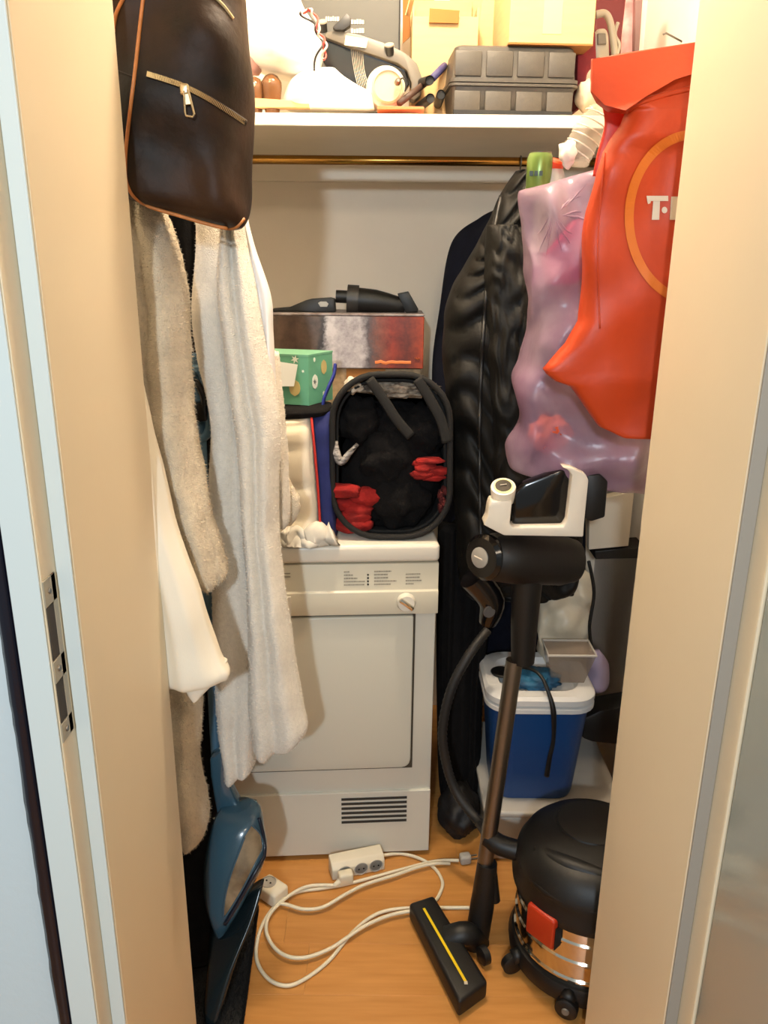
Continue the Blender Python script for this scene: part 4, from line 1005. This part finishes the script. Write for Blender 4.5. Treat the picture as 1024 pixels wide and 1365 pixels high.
# carry handle groove and grip across the lid
t = BM(); tube(t, [Vector((vx - .12, vy - .02, .292)), Vector((vx - .07, vy - .075, .306)), Vector((vx + .01, vy - .105, .300)), Vector((vx + .08, vy - .10, .290))], .018, 12, sub=6, flat=(.8, 1)); ob('carry_handle', t, m_black, ld, smooth=True)
t = BM(); tube(t, [Vector((vx - .150, vy - .02, .255)), Vector((vx - .12, vy - .09, .258)), Vector((vx - .06, vy - .135, .258)), Vector((vx + .02, vy - .152, .256)), Vector((vx + .1, vy - .12, .254))], .010, 10, sub=6); ob('lid_ridge', t, m_black, ld, smooth=True)
t = BM(); lathe(t, [(.075, -.004), (.070, .006), (.05, .010)], (vx, vy + .03, .318), 32); ob('motor_cap', t, m_black, ld, smooth='auto')
t = BM(); bt = W(768, 1188, 1.26); lathe(t, [(.011, 0), (.010, .006)], (bt.x, bt.y, bt.z), 20, (0, -.8, .6)); ob('switch', t, mat('grey_switch', (120, 116, 108), .4), ld)
t = BM(); rp = W(716, 1092, 1.45); tube(t, [W(710, 1098, 1.44), W(724, 1086, 1.46)], .005, 6); ob('red_mark', t, mat('red_plastic', (170, 30, 20), .4), ld)
az = math.radians(222)
Mz = Matrix.Translation((vx + .158 * math.cos(az), vy + .158 * math.sin(az), 0)) @ Matrix.Rotation(az + math.pi / 2, 4, 'Z')
t = BM(); box(t, -.034, .034, -.014, .014, .150, .222, .006, 3, Mz)
mo = mat('red_orange_latch', (180, 48, 18), .4)
lt = ob('latch', t, mo, WV, smooth='auto')
t = BM(); box(t, .0345, .0365, -.010, .012, .152, .205, .0008, 1, Mz); ob('latch_side', t, m_hole, lt)
for a_, z in ((197, .0), (246, .0)):
    a = math.radians(a_); c = Vector((vx + .170 * math.cos(a), vy + .170 * math.sin(a), .024))
    t = BM(); ax_ = Vector((math.sin(a), -math.cos(a), 0)) if a_ != 246 else Vector((-.5, -1, .0))
    lathe(t, [(.018, -.010), (.023, -.007), (.023, .007), (.018, .010)], c, 28, ax_); wl = ob('caster_wheel', t, m_black, WV, smooth='auto')
    t = BM(); lathe(t, [(.008, .0), (.007, .003)], c + ax_.normalized() * .010, 18, ax_); ob('hub', t, mat('grey_hub', (112, 108, 100), .4), wl)
    t = BM(); tube(t, [Vector((vx + .15 * math.cos(a), vy + .15 * math.sin(a), .045)), c + Vector((0, 0, .016))], .016, 10); ob('wheel_arm', t, m_black, WV, smooth=True)
az2 = math.radians(168)
t = BM(); c = Vector((vx + .150 * math.cos(az2), vy + .150 * math.sin(az2), .245)); tube(t, [c, c + Vector((-.04, .012, .004)), c + Vector((-.065, .03, .01))], .022, 16, sub=3); ob('hose_port', t, m_black, WV, smooth='auto')
hs = c + Vector((-.065, .03, .01))
pts = [hs, W(640, 1098, 1.55), W(612, 1062, 1.60), W(597, 1025, 1.62), W(590, 975, 1.63), W(602, 918, 1.64), W(626, 872, 1.66), W(650, 840, 1.70)]
t = BM(); P = catmull(pts, 16); R_ = [.0105 + (.0014 if i % 2 else 0) for i in range(len(P))]; tube(t, P, R_, 14)
ob('suction_hose', t, mat('matt_black_hose', (26, 24, 22), .6), WV, smooth=True)

# ------------------------------------------------------------------ floor: power strip, sockets, cords
A = WZ(440, 1175, 0); B = WZ(510, 1160, 0); dv = (B - A).normalized(); nv = Vector((dv.y, -dv.x, 0)); nv = nv if nv.y < 0 else -nv
an = math.atan2(dv.y, dv.x); ln = (B - A).length
PS = thing('power_strip', 'white three-way power strip against the foot of the dryer', 'power strip', A.lerp(B, .5) + Vector((0, .02, 0)), an)
hl = ln / 2
t = BM(); prism(t, [(-hl, -.020, .001), (-hl, -.020, .030), (-hl, -.008, .042), (-hl, .022, .046), (-hl, .022, .001)], (2 * hl, 0, 0), .003, 3); ob('housing', t, m_strip, PS, smooth='auto', local=True)
for i, x_ in enumerate((-.036, .006, .044)):
    t = BM(); lathe(t, [(.0175, 0), (.0175, .0015), (.0155, .0015), (.015, -.0)], (x_, -.0203, .0195), 28, (0, -1, 0)); so = ob('socket', t, m_socket, PS, smooth='auto', local=True)
    if i:
        t = BM()
        for s in (-.006, .006): lathe(t, [(.0022, 0), (.0022, .0006)], (x_ + s, -.0212, .0195), 10, (0, -1, 0))
        ob('pin_holes', t, m_hole, so, local=True)
PL = thing('plug', 'white plug in the left socket of the power strip, its cord in the inner loop', 'plug', WM[PS] @ Vector((-.036, -.035, .001)), an)
t = BM(); box(t, -.020, .016, -.014, .011, .002, .034, .006, 3); ob('plug_body', t, m_cord, PL, smooth='auto', local=True)
t = BM(); tube(t, [(-.018, -.006, .014), (-.034, -.012, .009)], [.008, .005], 10); ob('strain_relief', t, m_cord, PL, smooth='auto', local=True)
c = WZ(362, 1196, 0)
AD = thing('socket_block', 'white cube socket adapter on the floor beside the blue sweeper', 'socket', c, math.radians(-38))
t = BM(); box(t, -.030, .036, -.024, .024, .001, .040, .007, 3); ob('housing', t, m_strip, AD, smooth='auto', local=True)
t = BM(); lathe(t, [(.0185, 0), (.0185, .002), (.0165, .002), (.016, .0002)], (-.008, 0, .040), 30); so = ob('socket', t, m_socket, AD, smooth='auto', local=True)
t = BM(); 
for s in (-.0065, .0065): lathe(t, [(.0023, 0), (.0023, .0006)], (-.008 + s, 0, .0412), 10)
ob('pin_holes', t, m_hole, so, local=True)


PG2 = thing('plug', 'grey-white plug behind the vacuum pole, its cord making the big outer loop', 'plug', WZ(620, 1150, 0), .2)

def cord(px, par, zs=None, nm='cord', r_=.0042):
    pts = [Vector(q) if len(q) == 3 else WZ(q[0], q[1], .0048 if zs is None else zs[min(i, len(zs) - 1)]) for i, q in enumerate(px)]
    t = BM(); tube(t, pts, r_, 8, sub=8)
    return ob(nm, t, m_cord, par, smooth=True)


cord([(511, 1140), (535, 1138), (561, 1145), (580, 1158), (590, 1176), (586, 1192), (578, 1204)], PS, [.012, .005, .006, .0048])
cord([(612, 1147), (580, 1148), (528, 1161), (468, 1177), (431, 1184), (394, 1190), (365, 1210), (347, 1240), (342, 1277), (357, 1304), (382, 1314), (408, 1304), (439, 1280), (468, 1245), (494, 1223), (520, 1213), (560, 1210), (590, 1210), (626, 1210)], PG2, [.010, .0048, .0048, .0048, .0048, .0048, .0048, .0048, .0048, .0048, .0048, .0048, .0048, .0048, .0048, .0048, .0048])
cord([(366, 1203), (383, 1206), (405, 1212), (431, 1209), (461, 1192), (487, 1179), (528, 1166), (557, 1156), (580, 1151), (600, 1151)], AD, [.012, .014, .0135, .0135, .0135, .0135, .0135, .0135, .0135, .006])
cord([tuple(WM[PL] @ Vector((-.030, -.011, .0095))), (413, 1181), (387, 1193), (361, 1217), (355, 1240), (365, 1262), (384, 1275), (409, 1276), (439, 1265), (461, 1251), (487, 1234), (520, 1220), (556, 1213)], PL, [.009, .0135, .0135, .0135, .0135, .0135, .0135, .0135, .0135, .0135, .0135, .0135, .0135])
t = BM(); box(t, -.014, .014, -.012, .012, .001, .026, .006, 3); ob('plug_body', t, m_socket, PG2, smooth='auto', local=True)
t = BM()
for s in (-.006, .006): tube(t, [(.012, s, .014), (.032, s, .014)], .0022, 8)
ob('pins', t, m_steel, PG2, local=True)

# ------------------------------------------------------------------ on the shelf
Z0 = ZS + .0255
# grey toolbox
ax_l = W(598, 145, 1.90).x; ax_r = W(764, 145, 1.90).x; TBz = Z0
TB = thing('tool_case', 'grey ribbed plastic tool case on the shelf under a cardboard box', 'tool case', ((ax_l + ax_r) / 2, 1.99, Z0), math.radians(3))
hw_ = (ax_r - ax_l) / 2; ht = W(680, 60, 1.90).z - Z0
for nm, z0_, z1_, ins0, ins1 in (('lower_shell', .0, ht * .46, .007, .0), ('upper_shell', ht * .50, ht, .0, .006)):
    t = loft([[Vector((x_, y_ , z_)) for x_, y_ in rrect(-hw_ + i_, hw_ - i_, -.09 + i_, .10 - i_, .014, 4)] for z_, i_ in ((z0_, ins0 + .004), (z0_ + .004, ins0), (z1_ - .004, ins1), (z1_, ins1 + .004))])
    s_ = ob(nm, t, m_tool, TB, smooth='auto', local=True)
    for k_ in range(4):
        x_ = -hw_ + .034 + k_ * (2 * hw_ - .068) / 3
        t = BM(); box(t, x_ - .0285, x_ + .0285, -.0925, -.086, z0_ + .010, z1_ - .012, .0025, 2); ob('rib', t, m_tool, s_, smooth='auto', local=True)
t = BM(); box(t, -hw_ + .004, hw_ - .004, -.0935, -.085, .001, .016, .002, 1); ob('dark_lower_strip', t, m_black, TB, local=True)  # black strip along the lower front edge of the case
t = loft([[Vector((x_, y_, z_)) for x_, y_ in rrect(-hw_ - .005, hw_ + .005, -.096, .105, .016, 4)] for z_ in (ht * .44, ht * .475)]); ob('seam_flange', t, m_tool, TB, smooth='auto', local=True)
t = loft([[Vector((x_, y_, z_)) for x_, y_ in rrect(-hw_ - .005, hw_ + .005, -.096, .105, .016, 4)] for z_ in (ht * .490, ht * .54)]); ob('upper_flange', t, m_tool, TB, smooth='auto', local=True)
# cardboard box on the tool case
zc = Z0 + ht + .001
xl_, xr_ = W(675, 50, 1.90).x, W(789, 50, 1.90).x
CX = thing('cardboard_box', 'pale cardboard box resting on top of the grey tool case', 'cardboard box', ((xl_ + xr_) / 2, 2.0, zc), math.radians(3))
hx = (xr_ - xl_) / 2
t = BM(); box(t, -hx, hx, -.10, .12, .002, .20, .0015, 1); ob('carton_body', t, m_card, CX, local=True)
t = BM(); box(t, -hx, hx, -.10, .12, 0, .0022); ob('bottom_flap', t, m_card_in, CX, local=True)
t = BM(); box(t, -.02, .02, -.1008, -.0995, .02, .20); ob('tape', t, mat('parcel_tape', (214, 180, 128), .25), CX, local=True)
# middle open carton
xa, xb = W(548, 140, 2.02).x, W(634, 140, 2.02).x
OC = thing('cardboard_box', 'open cardboard carton with a small brown flap, left of the tool case', 'cardboard box', ((xa + xb) / 2, 2.1, Z0))
ztp = W(590, 22, 2.02).z
t = BM(); box(t, xa, xb, 2.02, 2.024, Z0, ztp, .0008, 1); box(t, xa, xa + .004, 2.024, 2.2, Z0, ztp + .02); box(t, xb - .004, xb, 2.024, 2.2, Z0, ztp + .02); box(t, xa, xb, 2.2, 2.204, Z0, ztp + .08); box(t, xa, xb, 2.024, 2.2, Z0, Z0 + .004)
ob('carton_body', t, m_card, OC)
t = BM(); pxprism(t, [(573, 11), (613, 14), (611, 31), (572, 30)], 2.012, .006); ob('front_flap', t, m_card_in, OC)
t = BM(); prism(t, [W(540, 20, 2.03), W(548, -10, 2.03), W(553, -8, 2.16), W(546, 22, 2.16)], (0.002, 0, 0)); ob('side_flap', t, m_card, OC)
t = BM(); pxprism(t, [(537, -20), (580, -20), (578, 20), (537, 58)], 2.25, .004); ob('back_flap', t, m_card_in, OC)
t = BM(); pxprism(t, [(634, 62), (648, -30), (672, -30), (676, 60)], 2.10, .004)
ob('flat_carton', t, m_card, label='upright cardboard sheet between the open carton and the box on the tool case', cat='cardboard')
t = BM(); pxprism(t, [(600, 60), (600, -30), (645, -30), (640, 70)], 2.22, .004)
ob('flattened_carton', t, m_card, label='cardboard panel behind the open carton at the top of the picture', cat='cardboard')
# grey printed carton at the back
xa, xb = W(395, 60, 2.15).x, W(533, 60, 2.15).x
GC = thing('grey_carton', 'large grey carton with faint white lettering at the back of the shelf', 'box', ((xa + xb) / 2, 2.25, Z0))
t = BM(); box(t, xa, xb, 2.15, 2.36, Z0, Z0 + .32, .002, 1); ob('carton_body', t, m_greybox, GC)
t = BM(); box(t, xb - .003, xb + .001, 2.1485, 2.1515, Z0, Z0 + .32); ob('dark_edge', t, m_hole, GC)
t = BM(); rnd = random.Random(3)
for (x0, x1, y_) in ((434, 450, 25), (468, 485, 29), (468, 485, 41)):
    x_ = x0
    while x_ < x1:
        w = rnd.uniform(1.6, 3.4); hh_ = rnd.uniform(2.2, 3.6)
        pxprism(t, [(x_, y_ - hh_), (x_ + w, y_ - hh_), (x_ + w, y_ + 3), (x_, y_ + 3)], 2.1485, .001); x_ += w + .8
ob('faded_lettering', t, m_white_print, GC, kind='stuff')
# black and grey bracket assembly
BR = thing('machine_bracket', 'curved grey and black plastic appliance frame with round pegs', 'appliance part', W(500, 142, 1.98))
m_br = mat('grey_frame_plastic', (98, 90, 78), .45)
t = BM()
outer = [(432, 44), (448, 40), (480, 46), (515, 58), (540, 70), (556, 84), (563, 104), (562, 126), (552, 134), (546, 130), (549, 112), (543, 94), (530, 84), (512, 78), (470, 64), (434, 50)]
pxprism(t, outer, 1.98, .05, .003); ob('curved_frame', t, m_br, BR, smooth='auto')
t = BM(); pxprism(t, [(432, 50), (470, 64), (512, 79), (540, 92), (546, 112), (540, 120), (500, 122), (470, 112), (436, 92), (430, 80)], 2.0, .03, .002); ob('black_core', t, m_black_gloss, BR)
for q in ((430, 30), (519, 61)):
    t = BM(); a = W(q[0], q[1], 1.975); b_ = W(q[0] + 1, q[1] + 12, 1.985); tube(t, [a, b_], .0095, 16); pg_ = ob('peg', t, m_black, BR, smooth='auto')
    t = BM(); lathe(t, [(.0105, 0), (.0105, .003)], a, 18, (a - b_)); ob('peg_rim', t, mat('light_rim', (150, 140, 124), .4), pg_)
t = BM(); pxprism(t, [(443, 36), (462, 17), (468, 24), (467, 34), (458, 40), (447, 40)], 1.97, .02, .002); ob('lever', t, mat('charcoal_plastic', (0, 0, 0)), BR, smooth='auto')
t = BM(); pxprism(t, [(461, 47), (491, 52), (488, 64), (459, 60)], 1.976, .002); ob('clear_tape', t, mat('pale_tape', (206, 192, 160), .25), BR)
t = BM(); 
for i in range(7): tube(t, [W(468 + i * 2.6, 64, 1.995), W(472 + i * 2.2, 92, 1.99), W(478 + i * 2.4, 118, 1.975)], .0012, 5, sub=4)
ob('tape_strands', t, mat('clear_strands', (150, 138, 122), .2), BR, kind='stuff', smooth=True)
# white lidded pot
PT = thing('spray_pot', 'white round sprayer bottle lying nozzle forward on the shelf', 'bottle', W(517, 142, 1.90))
c = W(517, 117, 1.93)
t = BM(); lathe(t, [(.034, -.10), (.042, -.08), (.043, 0), (.040, .010), (.034, .014)], c + Vector((-.004, 0, -.0)), 40, (.05, -1, -.05)); ob('bottle_body', t, mat('sprayer_white', (222, 210, 186), .35), PT, smooth='auto')
t = BM(); lathe(t, [(.034, 0), (.035, .006), (.030, .009), (.029, .005)], c + Vector((0, -.015, 0)), 36, (.05, -1, -.05)); ob('cap_ring', t, mat('sprayer_cream', (206, 184, 144), .4), PT, smooth='auto')
t = BM(); c2 = W(530, 110, 1.90); lathe(t, [(.007, 0), (.006, .012), (.003, .016)], c2, 18, (.1, -1, .1)); ob('nozzle', t, m_steel, PT, smooth='auto')
t = BM(); tube(t, [c2, W(537, 104, 1.898), W(541, 112, 1.898), W(540, 122, 1.898)], .0018, 8, sub=5); ob('nozzle_wire', t, m_black, PT, smooth=True)
t = BM(); pxprism(t, [(503, 141), (565, 142), (566, 145.5), (503, 145.5)], 1.875, .06, .0005)
for v in t.verts: v.co.z = max(v.co.z, Z0)
ob('orange_tray', t, mat('orange_plastic', (226, 110, 60), .5), label='thin orange strip lying under the sprayer bottle', cat='strip')
# three black tubes end on
for q, lab in (((573, 107), 'upper black tube end beside the tool case'), ((574, 131), 'lower left black tube end beside the tool case'), ((588, 126), 'lower right black tube end touching the tool case')):
    a = W(q[0], q[1], 1.91); a.z = max(a.z, Z0 + .0105)
    TU = thing('black_tube', lab, 'tube', a, group=None)
    b_ = a + Vector((-.03 if q[0] < 580 else .0, .16, .0 if q[1] > 110 else .02))
    t = BM(); tube(t, [a, b_], .0098, 18, caps=False); ob('tube_wall', t, m_black, TU, smooth='auto')
    t = BM(); tube(t, [a + Vector((0, .004, 0)), a + Vector((0, .006, 0))], .0085, 18); ob('tube_bore', t, m_hole, TU)
t = BM(); tube(t, [W(577, 104, 1.93), W(598, 82, 2.06)], .008, 12); ob('umbrella', t, mat('navy_nylon', (54, 50, 92), .6), label='narrow navy folded umbrella slanting behind the black tubes', cat='umbrella', smooth=True)
t = BM(); tube(t, [W(532, 138, 1.90), W(566, 112, 1.96)], .007, 10); ob('brown_stick', t, mat('dark_brown_stick', (64, 44, 34), .6), label='short dark brown stick slanting behind the orange strip', cat='stick', smooth=True)
# white plastic sacks on the left
t = drape([(-70, -70, 318, 385, 1.98, .06), (-10, -10, 312, 398, 1.97, .12), (30, 30, 318, 418, 1.96, .15), (60, 60, 325, 430, 1.95, .16), (86, 90, 335, 428, 1.95, .15), (98, 108, 352, 420, 1.95, .10)], 10, 80, 2.4, namp=.012, nscale=14, seed=61)
ob('white_sack', t, m_wplastic, label='big white plastic sack bulging beside the backpack on the shelf', cat='bag', smooth=True)
t = drape([(98, 92, 402, 448, 1.93, .06), (110, 104, 388, 462, 1.93, .10), (128, 116, 380, 480, 1.93, .12), (141, 126, 378, 496, 1.93, .12), (147, 147, 384, 500, 1.93, .08)], 8, 70, 2.4, namp=.008, nscale=16, seed=62)
for v in t.verts: v.co.z = max(v.co.z, Z0)
ob('white_bundle', t, m_wplastic, label='low white plastic bundle lying between the sack and the sprayer bottle', cat='bag', smooth=True)
t = BM(); blob(t, W(337, 82, 1.93), (.022, .03, .026), .3, 2, 63, 3); ob('pink_cloth', t, mat('pink_cloth', (222, 168, 150), .8), label='small pink cloth lump by the edge of the backpack', cat='cloth', smooth=True)
m_amber = mat('amber_glass', (120, 78, 44), .12, alpha=.85)
for q, lab in (((339, 118, .020), 'brown glass ornament beside the backpack'), ((362, 114, .022), 'brown glass ornament in front of the white sack')):
    c = W(q[0], q[1], 1.91)
    OR = thing('glass_ornament', lab, 'ornament', (c.x, c.y, Z0))
    t = BM(); lathe(t, [(.010, Z0 - c.z), (.015, Z0 - c.z + .004), (q[2], -.006), (q[2], .006), (.014, .018), (.006, .022)], c, 24); ob('glass_body', t, m_amber, OR, smooth=True)
    t = BM(); blob(t, c + Vector((0, -.018, .004)), (.006, .004, .006), .1, 1, 1, 3); ob('glass_knob', t, mat('pale_glass', (206, 180, 146), .1), OR, smooth=True)
t = BM(); pxprism(t, [(331, 130), (392, 134), (412, 138), (412, 143), (331, 143)], 1.885, .03, .001)
for v in t.verts: v.co.z = max(v.co.z, Z0)
ob('wooden_ruler', t, mat('pale_wood', (222, 182, 130), .6), label='flat pale wooden strip along the shelf edge beside the backpack', cat='strip')
WR = thing('wire_bundle', 'twisted red, black and white wires hanging over the white sack', 'wires', W(425, 90, 1.90))
for k_, (c_, rgb) in enumerate((('red_wire', (176, 60, 50)), ('black_wire', (30, 26, 28)), ('white_wire', (216, 190, 176)))):
    base = [(404, 18), (412, 12), (420, 22), (424, 40), (430, 52), (434, 66), (430, 80)] if k_ != 1 else [(398, 16), (408, 24), (420, 36), (427, 52), (426, 70), (416, 94)]
    pts = catmull([Vector((x_, y_, 0)) for x_, y_ in base], 8)
    t = BM(); tube(t, [W(p.x + 3 * math.sin(i * .45 + k_ * 2.1), p.y, 1.865 + .004 * math.cos(i * .45 + k_ * 2.1)) for i, p in enumerate(pts)], .0022, 8); ob(c_, t, mat(c_, rgb, .4), WR, smooth=True)

# right end of the shelf
t = BM(); pxprism(t, [(770, 70), (782, 44), (794, 40), (796, 84), (784, 96), (774, 146), (768, 146)], 1.98, .10, .01)
ob('crimson_bag', t, mat('crimson_cloth', (110, 14, 24), .8, var=.2, vscale=20), label='crimson cloth bag squeezed right of the tool case', cat='bag', smooth='auto')
t = BM(); pxprism(t, [(790, -30), (836, -30), (836, 70), (796, 70)], 2.28, .05, .004)
ob('maroon_box', t, mat('maroon_card', (84, 12, 16), .7), label='maroon box in the right back corner of the shelf', cat='box')
CLP = thing('grey_clamp', 'grey plastic bottle and hose clamp beside the pink picture', 'clamp', W(805, 75, 2.0))
mcl = mat('grey_green_plastic', (150, 140, 122), .4)
t = BM(); pxprism(t, [(792, 46), (797, 38), (808, 37), (812, 46), (813, 76), (793, 78)], 1.99, .04, .005); ob('clamp_body', t, mcl, CLP, smooth='auto')
t = BM(); pxprism(t, [(797, 44), (808, 44), (809, 59), (797, 59)], 1.984, .008, .002); ob('window', t, mat('dim_window', (96, 88, 76), .4), CLP)
t = BM(); tube(t, [W(794, 20, 2.0), W(806, 18, 2.0), W(813, 28, 2.0), W(817, 50, 2.0), W(820, 74, 2.0)], .008, 10, sub=6); ob('arm', t, mcl, CLP, smooth=True)
t = BM(); tube(t, [W(824, 30, 2.0), W(820, 46, 2.0), W(826, 60, 2.0), W(822, 74, 2.0)], .004, 8, sub=5); ob('spring', t, mcl, CLP, smooth=True)
PI_ = thing('picture_frame', 'pink picture in a dark narrow frame leaning in the right corner', 'picture', W(840, 75, 2.1))
t = BM(); pxprism(t, [(838, -30), (852, -30), (848, 72), (828, 74), (829, 50)], 2.12, .004); ob('picture', t, mat('pink_print', (190, 100, 96), .5, rgb2=(226, 190, 186), vscale=14), PI_)
t = BM(); pxprism(t, [(848, -30), (859, -30), (852, 72), (846, 72)], 2.10, .03, .001); ob('frame_edge', t, mat('mauve_frame', (112, 82, 78), .5), PI_)
t = BM(); blob(t, W(783, 128, 1.94), (.022, .03, .03), .4, 2, 71, 3)
for v in t.verts: v.co.z = max(v.co.z, Z0)
ob('paper_crumple', t, mat('beige_paper', (186, 166, 140), .8), label='crumpled beige paper at the right end of the shelf', cat='paper', smooth=True)
t = BM(); a = W(912, 57, 2.09); tube(t, [Vector((XR + .002, 2.09, a.z)), a, W(888, 44, 2.09), W(884, 46, 2.09)], .0022, 8); ob('wall_nail', t, m_steel, label='thin bent nail in the white wall above the orange bag', cat='nail', smooth=True)
